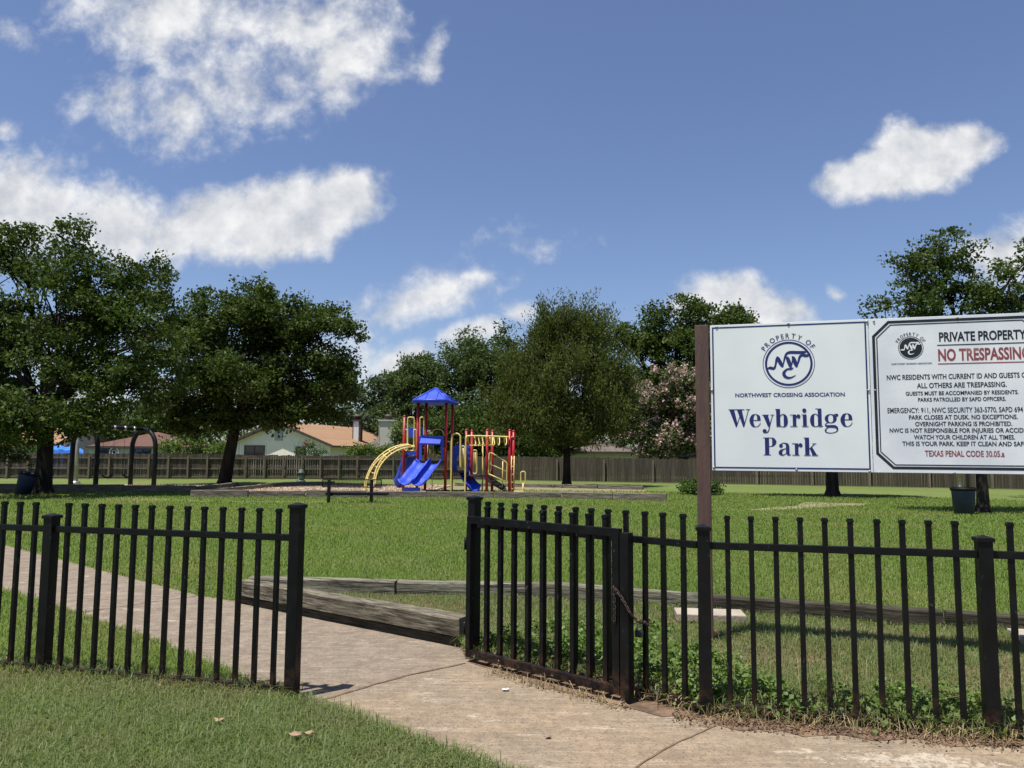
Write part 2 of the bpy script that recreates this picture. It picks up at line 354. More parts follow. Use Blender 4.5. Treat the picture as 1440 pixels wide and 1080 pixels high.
class MB:
    """collects shapes in world (or object) space into one mesh"""
    def __init__(s): s.v = []; s.f = []; s.sm = []
    def add(s, vs, fs, smooth=False):
        o = len(s.v); s.v += [tuple(x) for x in vs]
        s.f += [tuple(i + o for i in f) for f in fs]; s.sm += [smooth] * len(fs)
    def box(s, c, size, M3=None):
        c = Vector(c); hx, hy, hz = [x / 2 for x in size]; vs = []
        for x, y, z in ((-1, -1, -1), (1, -1, -1), (1, 1, -1), (-1, 1, -1), (-1, -1, 1), (1, -1, 1), (1, 1, 1), (-1, 1, 1)):
            p = Vector((x * hx, y * hy, z * hz)); vs.append(c + (M3 @ p if M3 else p))
        s.add(vs, ((3, 2, 1, 0), (4, 5, 6, 7), (0, 1, 5, 4), (1, 2, 6, 5), (2, 3, 7, 6), (3, 0, 4, 7)))
    def bar(s, a, b, w, h, up=(0, 0, 1)):
        """square bar from a to b; w sideways, h along up"""
        a = Vector(a); b = Vector(b); d = (b - a); L = d.length; d.normalize(); up = Vector(up)
        if abs(d.dot(up)) > .99: up = Vector((0, 1, 0))
        y = up.cross(d).normalized(); z = d.cross(y)
        s.box((a + b) / 2, (L, w, h), Matrix((d, y, z)).transposed())
    def tube(s, pts, r, n=8, closed=False, cap=True):
        pts = [Vector(p) for p in pts]; m = len(pts)
        rs = list(r) if hasattr(r, '__len__') else [r] * m
        vs = []; prev = None
        for i, p in enumerate(pts):
            if closed: t = pts[(i + 1) % m] - pts[i - 1]
            else: t = pts[min(i + 1, m - 1)] - pts[max(i - 1, 0)]
            if t.length < 1e-9: t = Vector((0, 0, 1))
            t.normalize()
            if prev is None:
                ref = Vector((0, 0, 1)) if abs(t.z) < .9 else Vector((1, 0, 0)); x = t.cross(ref).normalized()
            else:
                x = prev - t * prev.dot(t)
                x = x.normalized() if x.length > 1e-6 else t.orthogonal().normalized()
            prev = x; y = t.cross(x)
            for k in range(n):
                a = 2 * math.pi * k / n; vs.append(p + (x * math.cos(a) + y * math.sin(a)) * rs[i])
        fs = []
        for i in range(m if closed else m - 1):
            j = (i + 1) % m
            for k in range(n):
                fs.append((i * n + k, i * n + (k + 1) % n, j * n + (k + 1) % n, j * n + k))
        s.add(vs, fs, True)
        if cap and not closed:
            o = len(s.v) - len(vs)
            s.f.append(tuple(o + k for k in reversed(range(n)))); s.sm.append(False)
            s.f.append(tuple(o + (m - 1) * n + k for k in range(n))); s.sm.append(False)
    def lathe(s, c, prof, n=20):
        c = Vector(c); vs = []
        for (r, z) in prof:
            for k in range(n):
                a = 2 * math.pi * k / n; vs.append(c + Vector((r * math.cos(a), r * math.sin(a), z)))
        fs = []
        for i in range(len(prof) - 1):
            for k in range(n): fs.append((i * n + k, i * n + (k + 1) % n, (i + 1) * n + (k + 1) % n, (i + 1) * n + k))
        s.add(vs, fs, True)
    def poly(s, pts): s.add(pts, [tuple(range(len(pts)))])
    def slab(s, pts, d):
        """extrude polygon pts by vector d"""
        pts = [Vector(p) for p in pts]; n = len(pts); d = Vector(d)
        fs = [tuple(range(n)), tuple(range(2 * n - 1, n - 1, -1))] + [(i, i + n, (i + 1) % n + n, (i + 1) % n) for i in range(n)]
        s.add(pts + [p + d for p in pts], fs)
    def build(s, name, material, parent=None, bevel=0.0, recalc=True, local=None):
        me = bpy.data.meshes.new(name)
        vs = s.v
        W = Matrix.Identity(4)
        if local is not None: W = local
        elif parent is not None: W = world_of(parent)
        Wi = W.inverted()
        me.from_pydata([Wi @ Vector(v) for v in vs], [], s.f)
        me.polygons.foreach_set('use_smooth', s.sm)
        if bevel or recalc:
            bm = bmesh.new(); bm.from_mesh(me)
            if recalc: bmesh.ops.recalc_face_normals(bm, faces=bm.faces)
            if bevel: bmesh.ops.bevel(bm, geom=[e for e in bm.edges if len(e.link_faces) == 2 and e.calc_face_angle(0) > .5], offset=bevel, segments=2, profile=.6, affect='EDGES', clamp_overlap=True)
            bm.to_mesh(me); bm.free()
        me.materials.append(material)
        o = bpy.data.objects.new(name, me); COL.objects.link(o)
        if parent is not None:
            o.parent = parent
            if local is not None: o.matrix_basis = world_of(parent).inverted() @ local
        elif local is not None: o.matrix_basis = local
        return o
def world_of(o):
    m = o.matrix_basis.copy() if True else None
    while o.parent is not None:
        o = o.parent; m = o.matrix_basis @ m
    return m
def kids(o): return [c for c in bpy.data.objects if c.parent == o]
def copy_tree(o, parent=None):
    c = o.copy(); COL.objects.link(c); c.parent = parent
    for k in kids(o): copy_tree(k, c)
    return c

def npmesh(name, V, F, material, parent=None, smooth=False):
    """V (n,3), F (m,k) numpy -> object"""
    me = bpy.data.meshes.new(name)
    V = np.asarray(V, dtype=np.float32)
    if parent is not None:
        Wi = np.array(world_of(parent).inverted()); V = (V @ Wi[:3, :3].T + Wi[:3, 3]).astype(np.float32)
    m, k = F.shape
    me.vertices.add(len(V)); me.vertices.foreach_set('co', V.ravel())
    me.loops.add(m * k); me.loops.foreach_set('vertex_index', F.ravel().astype(np.int32))
    me.polygons.add(m); me.polygons.foreach_set('loop_start', np.arange(0, m * k, k, dtype=np.int32))
    try: me.polygons.foreach_set('loop_total', np.full(m, k, dtype=np.int32))
    except Exception: pass
    me.update(calc_edges=True); me.validate()
    me.materials.append(material)
    o = bpy.data.objects.new(name, me); COL.objects.link(o); o.parent = parent
    return o

def leaves(C, size, up=0.5, ratio=.55, dirs=None):
    """rhombic, slightly folded leaves at centres C"""
    n = len(C); size = np.broadcast_to(size, n)
    a = rng.normal(size=(n, 3)) if dirs is None else dirs + rng.normal(size=(n, 3)) * .45
    a /= np.linalg.norm(a, axis=1)[:, None]
    nn = rng.normal(size=(n, 3)); nn[:, 2] += up * 2
    b = np.cross(nn, a); b /= np.linalg.norm(b, axis=1)[:, None] + 1e-9
    nn = np.cross(a, b)
    L = (size * rng.uniform(.7, 1.3, n))[:, None]; Wd = L * ratio
    V = np.empty((n, 4, 3))
    V[:, 0] = C - a * L * .5
    V[:, 1] = C + b * Wd * .5 + nn * L * .10 + a * L * .05
    V[:, 2] = C + a * L * .5
    V[:, 3] = C - b * Wd * .5 + nn * L * .10 + a * L * .05
    F = np.arange(n * 4).reshape(n, 4)
    return V.reshape(-1, 3), F

def blades(B, h, w, lean=.45):
    """grass blades rooted at B (n,3): a quad and a tip"""
    n = len(B); ang = rng.uniform(0, 2 * math.pi, n)
    d = np.stack([np.cos(ang), np.sin(ang), np.zeros(n)], 1); s = np.stack([-np.sin(ang), np.cos(ang), np.zeros(n)], 1)
    h = (np.broadcast_to(h, n) * rng.uniform(.55, 1.35, n))[:, None]; w = (np.broadcast_to(w, n) * rng.uniform(.7, 1.3, n))[:, None]
    ln = np.abs(rng.normal(0, lean, n))[:, None]
    up = np.array([0, 0, 1.0])
    V = np.empty((n, 5, 3))
    V[:, 0] = B - s * w * .5; V[:, 1] = B + s * w * .5
    m = B + up * h * .6 + d * h * ln * .35
    V[:, 2] = m + s * w * .40; V[:, 3] = m - s * w * .40
    V[:, 4] = B + up * h * np.clip(1 - ln * .35, .25, 1) + d * h * ln * 1.0
    i = np.arange(n)[:, None] * 5
    F = np.concatenate([i + [[0, 1, 2]], i + [[0, 2, 3]], i + [[3, 2, 4]]], 0)
    return V.reshape(-1, 3), F

def inpoly(x, y, poly):
    r = np.zeros(len(x), bool); n = len(poly); j = n - 1
    for i in range(n):
        xi, yi = poly[i][0], poly[i][1]; xj, yj = poly[j][0], poly[j][1]
        c = ((yi > y) != (yj > y)) & (x < (xj - xi) * (y - yi) / (yj - yi + 1e-12) + xi)
        r ^= c; j = i
    return r

# ------------------------------------------------------------------ ground, path, beds
PATH = [G(*p) for p in ((-420, 672), (-200, 716), (-60, 752), (10, 768), (128, 799), (278, 838), (329, 846), (420, 860), (540, 884), (640, 906), (664, 922), (770, 952), (885, 982), (1000, 1004), (1200, 1022), (1440, 1036), (1700, 1050),
         (2400, 1110), (2400, 1900), (1300, 1900), (860, 1180), (770, 1110), (700, 1080), (620, 1052), (560, 1030), (490, 1004), (425, 984), (380, 971), (294, 933), (198, 894), (118, 866), (29, 837), (0, 829), (-60, 812), (-200, 770), (-420, 706))]
me_ground = MB()
Gn = 60
def struct(o): o['kind'] = 'structure'; return o
g = MB(); g.poly([(-700, -60, 0), (700, -60, 0), (700, 900, 0), (-700, 900, 0)])
struct(g.build('lawn', M['turf'], recalc=False))
def sheet(poly, z):
    bm = bmesh.new(); vs = [bm.verts.new((p[0], p[1], z)) for p in poly]; es = [bm.edges.new((vs[i], vs[(i + 1) % len(vs)])) for i in range(len(vs))]
    bmesh.ops.triangle_fill(bm, use_beauty=True, edges=es)
    for f in bm.faces:
        if f.normal.z < 0: f.normal_flip()
    mb = MB(); mb.v = [tuple(v.co) for v in bm.verts]; bm.verts.index_update(); mb.f = [tuple(v.index for v in f.verts) for f in bm.faces]; mb.sm = [False] * len(mb.f); bm.free()
    return mb
struct(sheet(PATH, .006).build('path', M['path'], recalc=False))

# saw cut joints and cracks of the path: thin dark strips a little above it, filled with grit
def crack(pts, w, material, name, jit=.004, z=.010):
    mb = MB(); L = []
    for a, b in zip(pts[:-1], pts[1:]):
        n = max(2, int((b - a).length / .05))
        for i in range(n): L.append(a.lerp(b, i / n))
    L.append(pts[-1]); V = []; F = []
    for i, p in enumerate(L):
        t = (L[min(i + 1, len(L) - 1)] - L[max(i - 1, 0)]).normalized(); s = Vector((-t.y, t.x, 0))
        p = p + s * random.uniform(-jit, jit); ww = w * random.uniform(.5, 1.3)
        V += [p - s * ww / 2 + Vector((0, 0, z)), p + s * ww / 2 + Vector((0, 0, z))]
        if i: F.append((2 * i - 2, 2 * i - 1, 2 * i + 1, 2 * i))
    mb.add(V, F); return struct(mb.build(name, material, recalc=False))
crack([G(432, 992), G(500, 972), G(570, 952), G(655, 934)], .026, M['soil'], 'path_joint')
crack([G(878, 1092), G(940, 1052), G(1006, 1022)], .013, M['soil'], 'path_joint')
crack([G(118, 862), G(210, 848), G(285, 838)], .016, M['soil'], 'path_joint')

# fence line points
LP0 = G(60, 950); LP1 = G(410, 982); A0 = G(665, 925); B0 = G(993, 1006); C0 = G(1396, 1038)
ldir = (LP1 - LP0).normalized(); cdir = (C0 - B0).normalized()

# planting bed behind the right hand fence, a little above the path
TB = [G(330, 842), G(470, 850), G(660, 851), G(985, 872), G(1440, 905), G(1900, 950)]
abn = Vector((-(B0 - A0).normalized().y, (B0 - A0).normalized().x, 0))
BEDZ = .07
bedpts_front = [G(400, 856), G(520, 880), G(640, 900), A0 + Vector((-.06, -.04, 0)), A0.lerp(B0, .5) - abn * .03, B0 + Vector((-.02, -.03, 0)), C0 + Vector((0, -.03, 0)), C0 + cdir * 3]
def bed():
    front = bedpts_front; n = 40
    def samp(pl, t):
        k = t * (len(pl) - 1); i = min(int(k), len(pl) - 2); return pl[i].lerp(pl[i + 1], k - i)
    back = [G(345, 846), G(470, 846), G(660, 846), G(800, 852), G(985, 866), G(1440, 898), G(1900, 940)]
    V = []; F = []; prof = [(0, .0), (.05, .55), (.14, .9), (.4, 1.0), (.75, 1), (1, .8)]
    for i in range(n + 1):
        a = samp(front, i / n); b = samp(back, i / n)
        for (s, zz) in prof:
            p = a.lerp(b, s); V.append((p.x, p.y, .004 + BEDZ * zz + random.uniform(-.006, .006)))
    m = len(prof)
    for i in range(n):
        for j in range(m - 1): F.append((i * m + j, (i + 1) * m + j, (i + 1) * m + j + 1, i * m + j + 1))
    mb = MB(); mb.add(V, F, True); return mb.build('planting_bed', M['soil'])
struct(bed())
APRON = [G(646, 906), G(662, 934), G(720, 952), G(770, 969), G(830, 984), G(885, 997), G(930, 1010), G(960, 1008), G(1000, 1019), G(1040, 1030), G(1090, 1027), G(1130, 1038), G(1180, 1035), G(1230, 1044), G(1290, 1040), G(1340, 1052), G(1440, 1050), G(1800, 1075), C0 + cdir * 3 + Vector((0, .1, 0)), C0 + Vector((0, .1, 0)), B0 + Vector((0, .1, 0)), A0.lerp(B0, .5) + abn * .1, A0 + Vector((0, .1, 0))]
struct(sheet(APRON, .009).build('soil', M['soil'], recalc=False))
BEDPOLY = [*bedpts_front, G(1900, 940), G(1440, 898), G(985, 866), G(800, 852), G(660, 846), G(470, 846), G(345, 846)]

# mulch play beds and worn dirt
PB = [G(268, 699), G(640, 700), G(612, 690), G(640, 683), G(470, 682.5), G(400, 684)]
SB = [G(-260, 690), G(272, 691.5), G(330, 683.5), G(-200, 681)]
struct(sheet(PB, .05).build('play_mulch', M['mulch'], recalc=False))
struct(sheet(SB, .05).build('swing_mulch', M['mulch'], recalc=False))
DIRT = [[G(1035, 718), G(1120, 711.5), G(1130, 706.5), G(1222, 708.5), G(1215, 712), G(1160, 714), G(1080, 719)], [G(-100, 701), G(200, 700), G(300, 704.5), G(560, 706), G(560, 708), G(280, 706.5), G(60, 704)], [G(640, 700), G(938, 704.5), G(905, 688.5), G(640, 683), G(612, 690)]]
for k, d in enumerate(DIRT): struct(sheet(d, .008).build('dirt_path', M['dirt'], recalc=False))

# ------------------------------------------------------------------ grass
def lawn_points(n, r0, r1, a0, a1, pw):
    u = rng.uniform(0, 1, n); k = 2 - pw
    r = (r0 ** k + u * (r1 ** k - r0 ** k)) ** (1 / k)
    a = rng.uniform(R(a0), R(a1), n); x = r * np.sin(a); y = r * np.cos(a)
    return x, y, r
def soft(x, y, s=.02): return x + rng.normal(0, s, len(x)), y + rng.normal(0, s, len(x))
def patchy(x, y):
    return .5 + .25 * np.sin(x * 1.7 + 2 * np.sin(y * .9)) + .25 * np.sin(y * 2.1 + 1.5 * np.sin(x * 1.3))
pp = [(p.x, p.y) for p in PATH]; bb = [(p.x, p.y) for p in BEDPOLY]
def mask(x, y, bed=True):
    xs, ys = soft(x, y, .025)
    k = ~inpoly(xs, ys, pp)
    if bed: k &= ~inpoly(x, y, bb)
    for q in (PB, SB): k &= ~inpoly(x, y, [(p.x, p.y) for p in q])
    k &= ~(inpoly(x, y, [(p.x, p.y) for p in DIRT[0]]) & (rng.uniform(0, 1, len(x)) < .85))
    k &= ~(inpoly(x, y, [(p.x, p.y) for p in DIRT[2]]) & (rng.uniform(0, 1, len(x)) < .6))
    k &= ~(inpoly(x, y, [(p.x, p.y) for p in DIRT[1]]) & (rng.uniform(0, 1, len(x)) < .45))
    return k
def behind_left(x, y):  # beyond the left fence line
    n = Vector((-ldir.y, ldir.x, 0)); return (x - LP0.x) * n.x + (y - LP0.y) * n.y
x, y, r = lawn_points(640000, 5.2, 34, -46, 46, 1.75)
k = mask(x, y); k &= ~((behind_left(x, y) < 0) & (x < 0))
x, y, r = x[k], y[k], r[k]
V, F = blades(np.stack([x, y, np.zeros(len(x))], 1), .044 + .016 * patchy(x * .7, y * .7) + .0009 * r, np.maximum(.0042, .00082 * r), 1.0)
tag(npmesh('lawn_grass', V, F, M['grass']), kind='stuff')
x, y, r = lawn_points(170000, 2.6, 7.5, -50, 5, 1.0)
k = mask(x, y) & (behind_left(x, y) < .02) ; x, y, r = x[k], y[k], r[k]
V, F = blades(np.stack([x, y, np.zeros(len(x))], 1), .055 + .045 * patchy(x * 1.5, y * 1.5), .0046, 1.25)
tag(npmesh('verge_grass', V, F, M['grass_near']), kind='stuff')
# grass and weeds of the planting bed
x, y, r = lawn_points(240000, 4, 9.5, -22, 46, 1.0)
k = inpoly(x, y, bb) & (rng.uniform(0, 1, len(x)) < np.clip((y - (B0.y - .25 * (x - B0.x)) - .10) * 1.5 + .10, .05, 1))
x, y, r = x[k], y[k], r[k]
V, F = blades(np.stack([x, y, np.full(len(x), .06)], 1), .040 + .055 * patchy(x * 2, y * 2), .0052, .95)
tag(npmesh('bed_grass', V, F, M['grass_near']), kind='stuff')
def weeds(name, centres, spread, n, size, hmax, material, ratio=.8):
    P_ = []
    for c in centres:
        p = rng.normal(size=(n, 3)) * [spread, spread, 0]; p[:, 2] = rng.uniform(.02, hmax, n) * np.exp(-(p[:, 0] ** 2 + p[:, 1] ** 2) / (2.5 * spread ** 2)); P_.append(p + np.array(c))
    V, F = leaves(np.concatenate(P_), size, 1.2, ratio); return tag(npmesh(name, V, F, material), kind='stuff')
wc = []
for i in range(85):
    t = random.random(); q = A0.lerp(B0, t) + abn * random.uniform(.12, 1.0) * (1 if random.random() < .8 else 1.5); wc.append((q.x, q.y, BEDZ))
for i in range(30):
    q = B0.lerp(C0, random.uniform(0, 1.2)) + Vector((0, random.uniform(.02, .5), 0)); wc.append((q.x, q.y, BEDZ * .8))
weeds('ground_weeds', wc, .09, 110, .034, .13, M['weed'])
# dead grass raked against the fences
def strip(a, b, w, n, h, bw, off, z=0):
    t = rng.uniform(0, 1, n); d = (b - a).normalized(); nn = Vector((-d.y, d.x, 0))
    s = rng.normal(off, w, n); return np.stack([a.x + (b.x - a.x) * t + nn.x * s, a.y + (b.y - a.y) * t + nn.y * s, np.full(n, z)], 1)
Bs = np.concatenate([strip(LP0 - ldir * 2.4, LP1, .07, 2600, 0, 0, 0), strip(B0, C0 + cdir * 1.5, .07, 1100, 0, 0, -.02, .02), strip(A0, B0, .05, 400, 0, 0, -.02, .02), strip(G(690, 948), G(880, 998), .03, 160, 0, 0, -.03, .006)])
V, F = blades(Bs, .075, .004, 1.4); tag(npmesh('dead_grass', V, F, M['straw']), kind='stuff')
Bs = np.concatenate([strip(LP0 - ldir * 2.4, LP1, .05, 2600, 0, 0, 0), strip(B0, C0 + cdir * 1.5, .07, 900, 0, 0, .02, .03)])
V, F = blades(Bs, .11, .005, .8); tag(npmesh('fence_line_grass', V, F, M['grass_near']), kind='stuff')
Bs = np.concatenate([strip(B0 - cdir * .2, C0 + cdir * 1.5, .07, 2600, 0, 0, -.10, .012), strip(G(690, 946), G(890, 1000), .035, 200, 0, 0, -.01, .010), strip(A0, B0, .10, 900, 0, 0, .12, BEDZ + .01), strip(B0, C0 + cdir * 1.5, .12, 1200, 0, 0, .10, BEDZ)])
V, F = leaves(Bs + rng.normal(size=Bs.shape) * [0, 0, .003], .026, 2.5, .4); tag(npmesh('leaf_litter', V, F, leafmat('crumbled_litter', (.10, .062, .038), (.24, .165, .10), (.075, .048, .032), 0.0, .95, .05, 4)), kind='stuff')
q = np.concatenate([strip(B0, C0 + cdir * 1.5, .25, 70, 0, 0, .35, BEDZ), strip(A0, B0, .3, 25, 0, 0, .6, BEDZ)])
V, F = blades(q, .26, .0035, .5); tag(npmesh('seed_stalks', V, F, M['straw']), kind='stuff')
# wood chips lying on the play beds
x, y, r = lawn_points(40000, 24, 40, -38, 14, 1.2)
k = inpoly(x, y, [(p.x, p.y) for p in PB]) | inpoly(x, y, [(p.x, p.y) for p in SB]); x, y = x[k], y[k]
V, F = leaves(np.stack([x, y, np.full(len(x), .065)], 1), .085, 3, .4)
tag(npmesh('wood_chips', V, F, leafmat('wood_chip', (.22, .16, .11), (.40, .32, .235), (.27, .20, .14), 0.0, .9, .1)), kind='stuff')

# ------------------------------------------------------------------ iron fences and gate
def rot_to(d): return Matrix.Rotation(math.atan2(d.y, d.x), 3, 'Z')
def iron_post(root, p, d, h, w=.078):
    mb = MB(); mb.box(p + Vector((0, 0, h / 2 - .05)), (w, w, h + .1 - .0), rot_to(d)); po = mb.build('post', M['iron'], root, .005)
    mb = MB(); mb.box(p + Vector((0, 0, h + .006)), (w + .018, w + .018, .022), rot_to(d))
    hw = (w + .012) / 2; vs = [p + rot_to(d) @ Vector((sx * hw, sy * hw, 0)) + Vector((0, 0, h + .018)) for sx, sy in ((-1, -1), (1, -1), (1, 1), (-1, 1))] + [p + Vector((0, 0, h + .034))]
    mb.add(vs, ((0, 1, 4), (1, 2, 4), (2, 3, 4), (3, 0, 4), (3, 2, 1, 0)))
    mb.build('post_cap', M['iron'], po, .002)
def picket(root, p, d, z0, z1, w=.030, cap=True):
    mb = MB(); mb.box(p + Vector((0, 0, (z0 + z1) / 2)), (w, w, z1 - z0), rot_to(d))
    lean = Vector((random.uniform(-.004, .004), random.uniform(-.004, .004), 0))
    mb.v = [tuple(Vector(v) + lean * ((v[2] - z0) / (z1 - z0))) for v in mb.v]
    o = mb.build('picket', M['iron'], root, .003)
    if cap:
        mb = MB(); c = p + lean; mb.box(c + Vector((0, 0, z1 + .004)), (w + .008, w + .008, .016), rot_to(d)); mb.box(c + Vector((0, 0, z1 + .0155)), (w + .002, w + .002, .007), rot_to(d))
        mb.build('picket_cap', M['iron'], o, .002)
def rail(root, a, b, z, name, h=.044, w=.040):
    mb = MB(); mb.bar(a + Vector((0, 0, z)), b + Vector((0, 0, z)), w, h); mb.build(name, M['iron'], root, .003)
def section(root, a, b, n, z_top, z_rail, zb=.055, skip=()):
    d = (b - a).normalized(); a2 = a + d * .039; b2 = b - d * .039
    rail(root, a2, b2, z_rail, 'top_rail'); rail(root, a2, b2, zb, 'bottom_rail')
    for i in range(1, n + 1):
        if i in skip: continue
        picket(root, a.lerp(b, i / (n + 1)), d, .015, z_top)
FT = 1.205   # picket height
lf = empty('iron_fence', LP0, 'black iron picket fence standing in the grass left of the gate opening', 'fence')
LPm = LP0 - ldir * 2.02
iron_post(lf, LP1, ldir, 1.235); iron_post(lf, LP0, ldir, 1.115); iron_post(lf, LPm, ldir, 1.115)
section(lf, LP0, LP1, 13, FT, 1.035); section(lf, LPm, LP0, 13, FT, 1.035)
rf = empty('iron_fence', B0, 'black iron picket fence with flaking paint in front of the white park sign', 'fence')
abd = (B0 - A0).normalized(); C1 = C0 + cdir * 1.55
iron_post(rf, A0, abd, 1.235); iron_post(rf, B0, cdir, 1.135); iron_post(rf, C0, cdir, 1.115); iron_post(rf, C1, cdir, 1.115)
section(rf, A0, B0, 13, FT, 1.035); section(rf, B0, C0, 10, FT, 1.035); section(rf, C0, C1, 10, FT, 1.035)

GA = G(657, 931) ; GB = G(874, 988)
gd = (GB - GA).normalized(); gn = Vector((gd.y, -gd.x, 0))
if gn.y > 0: gn = -gn
gate = empty('iron_gate', GA, 'black iron gate swung open and chained flat against the fence', 'gate')
gl = (GB - GA).length
def gbar(a, b, w, h, name, up=(0, 0, 1)):
    mb = MB(); mb.bar(a, b, w, h, up); return mb.build(name, M['iron'], gate, .003)
Z = lambda p, z: Vector((p.x, p.y, z))
gbar(Z(GA, 1.085), Z(GB, 1.085), .045, .055, 'top_rail')
gbar(Z(GA, .075), Z(GB, .075), .045, .055, 'bottom_rail')
gbar(Z(GA + gd * .02, .1025), Z(GA + gd * .02, 1.0575), .045, .045, 'stile', gd)
gbar(Z(GB - gd * .03, .1025), Z(GB - gd * .03, 1.0575), .045, .055, 'stile', gd)
gbar(Z(GB + gd * .045, .03), Z(GB + gd * .045, 1.09), .065, .065, 'latch_post', gd)
bk = -gn * .036
def pxof(p):
    c = CM.inverted() @ p; return 720 + FPX * c.x / -c.z
for i in range(1, 10):     # hung so that each bar rests in front of a fence picket
    want = pxof(Z(A0.lerp(B0, i / 14), .6)) - .6 * i + 1; lo, hi = 0.0, 1.0
    for _ in range(30):
        m_ = (lo + hi) / 2
        if pxof(Z(GA.lerp(GB, m_) + bk, .6)) < want: lo = m_
        else: hi = m_
    if lo < .955: picket(gate, GA.lerp(GB, lo) + bk, gd, .06, 1.175, .034)
for z in (.25, .9):
    mb = MB(); mb.tube([Z(GA - gd * .035, z - .05), Z(GA - gd * .035, z + .05)], .011, 8); mb.build('hinge', M['iron'], gate)

# chain and padlock
def chain(pts, n, name, label):
    L = []
    for i in range(n):
        k = i / (n - 1) * (len(pts) - 1); j = min(int(k), len(pts) - 2); L.append(pts[j].lerp(pts[j + 1], k - j))
    mb = MB()
    for i in range(n - 1):
        a, b = L[i], L[i + 1]; d = (b - a).normalized(); s = d.orthogonal().normalized()
        if i % 2: s = d.cross(s)
        c = (a + b) / 2; hl = (b - a).length * .5 + .009; hw = .009
        ring = [c + d * (hl * math.cos(t)) + s * (hw * math.sin(t)) for t in [2 * math.pi * q / 10 for q in range(10)]]
        mb.tube(ring, .0025, 5, closed=True)
    return tag(mb.build(name, M['rust']), label, 'chain')
c1 = Z(GB - gd * .03 + gn * .035, .735); pk = A0.lerp(B0, 11 / 14) ; c2 = Z(pk - abn * .03, .50)
cm_ = Z(GB + gd * .055 + gn * .046, .655); cm2 = Z(GB + gd * .095 + gn * .040, .59)
mids = [c1, cm_, cm2, c2.lerp(cm2, .45) - Vector((0, 0, .02)), c2]
chain(mids, 19, 'chain', 'rusty steel chain slung from the gate stile to a fence picket')
loop = [Z(pk, .50) + Matrix.Rotation(a, 3, 'Z') @ Vector((.034, 0, .012 * math.sin(a * 2))) for a in [i * math.pi / 5 for i in range(11)]]
chain(loop, 11, 'chain', 'short loop of rusty chain wrapped round the fence picket by the padlock')
chain([Z(GB - gd * .03 + gn * .034, .735), Z(GB - gd * .026 + gn * .036, .60), Z(GB - gd * .028 + gn * .035, .50)], 12, 'chain', 'loose end of rusty chain hanging straight down the gate stile')
pl = empty('padlock', Z(pk - abn * .045 - abd * .02, .41), 'small grey steel padlock hanging on the chain at the fence picket', 'padlock')
lc = Z(pk - abn * .045 - abd * .02, .43)
mb = MB(); mb.box(lc, (.052, .026, .045), rot_to(abd)); mb.build('lock_body', M['brass'], pl, .004)
mb = MB(); mb.tube([lc + abd * (.017 * math.cos(a)) + Vector((0, 0, .022 + .030 * math.sin(a) + (.012 if 0 < a < 3.1 else 0))) for a in [i * math.pi / 8 for i in range(9)]], .0045, 6); mb.build('shackle', M['steel'], pl)

# ------------------------------------------------------------------ landscape timbers
def timber(a, b, h, w, material, name, label, group=None, z=0.0, sub=26, rough=.006):
    d = (b - a); L = d.length; d.normalize()
    ang = math.atan2(d.y, d.x); loc = (a + b) / 2 + Vector((0, 0, z))
    nx = max(2, int(L / .1)) if sub else 1
    if not sub: rough = 0
    # cross-section with rounded, worn corners
    sec = [(-.5, 0), (.5, 0), (.5, .30), (.5, .62), (.5, .94), (.47, .995), (.2, 1.0), (-.2, 1.0), (-.47, .995), (-.5, .94), (-.5, .62), (-.5, .30)]
    V = []; F = []; n = len(sec); jit = [random.uniform(-1, 1) for _ in sec]
    for i in range(nx + 1):
        for k, (sy, sz) in enumerate(sec):
            jit[k] = jit[k] * .7 + random.uniform(-.5, .5)
            e = 1.0
            V.append((-L / 2 + L * i / nx + (random.uniform(-.01, .01) * (rough > 0) if i in (0, nx) else 0), sy * w + jit[k] * rough, sz * h + (jit[k] * rough if sz > 0 else 0)))
    for i in range(nx):
        for k in range(n): F.append((i * n + k, (i + 1) * n + k, (i + 1) * n + (k + 1) % n, i * n + (k + 1) % n))
    F.append(tuple(range(n))); F.append(tuple(nx * n + k for k in reversed(range(n))))
    mb = MB(); mb.v = [tuple(Matrix.Translation(loc) @ Matrix.Rotation(ang, 4, 'Z') @ Vector(v)) for v in V]; mb.f = F; mb.sm = [False] * len(F)
    o = mb.build(name, material, local=Matrix.Translation(loc) @ Matrix.Rotation(ang, 4, 'Z'))
    return tag(o, label, 'timber', group)
GR = 'weathered landscape timbers round the planting bed'
t1a = G(334, 849); t1b = G(648, 912); tn = Vector((.05, .06, 0))
timber(t1a + tn, t1b + tn + (t1b - t1a).normalized() * -.03, .085, .15, M['timber_dark'], 'landscape_timber', 'dark lower timber lying on the path edge under the thick grey beam', GR, .0)
timber(t1a + tn + Vector((-.012, -.016, 0)), t1b + tn * .7 + Vector((-.005, -.005, 0)), .150, .17, M['timber_path'], 'landscape_timber', 'thick cracked grey beam on top of the stack beside the path, ending at the gate', GR, .097)
q0, q1, q2, q3, q4 = G(352, 840), G(556, 846), G(785, 850), G(990, 867), G(1700, 921)
timber(q0, q1, .225, .15, M['timber'], 'landscape_timber', 'grey timber at back of the bed meeting the path-side beam in a corner', GR)
timber(q1 + (q2 - q1).normalized() * .025, q2, .222, .15, M['timber'], 'landscape_timber', 'pale grey timber at back of the bed seen behind the gate post', GR)
timber(q2 + (q3 - q2).normalized() * .02, q3, .222, .15, M['timber'], 'landscape_timber', 'pale grey timber at back of the bed ending behind the sign post', GR)
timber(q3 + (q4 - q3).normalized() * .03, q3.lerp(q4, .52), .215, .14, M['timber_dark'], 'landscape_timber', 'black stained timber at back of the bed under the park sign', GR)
timber(q3.lerp(q4, .53), q4, .215, .14, M['timber_dark'], 'landscape_timber', 'black stained timber at the right edge of the photo', GR)
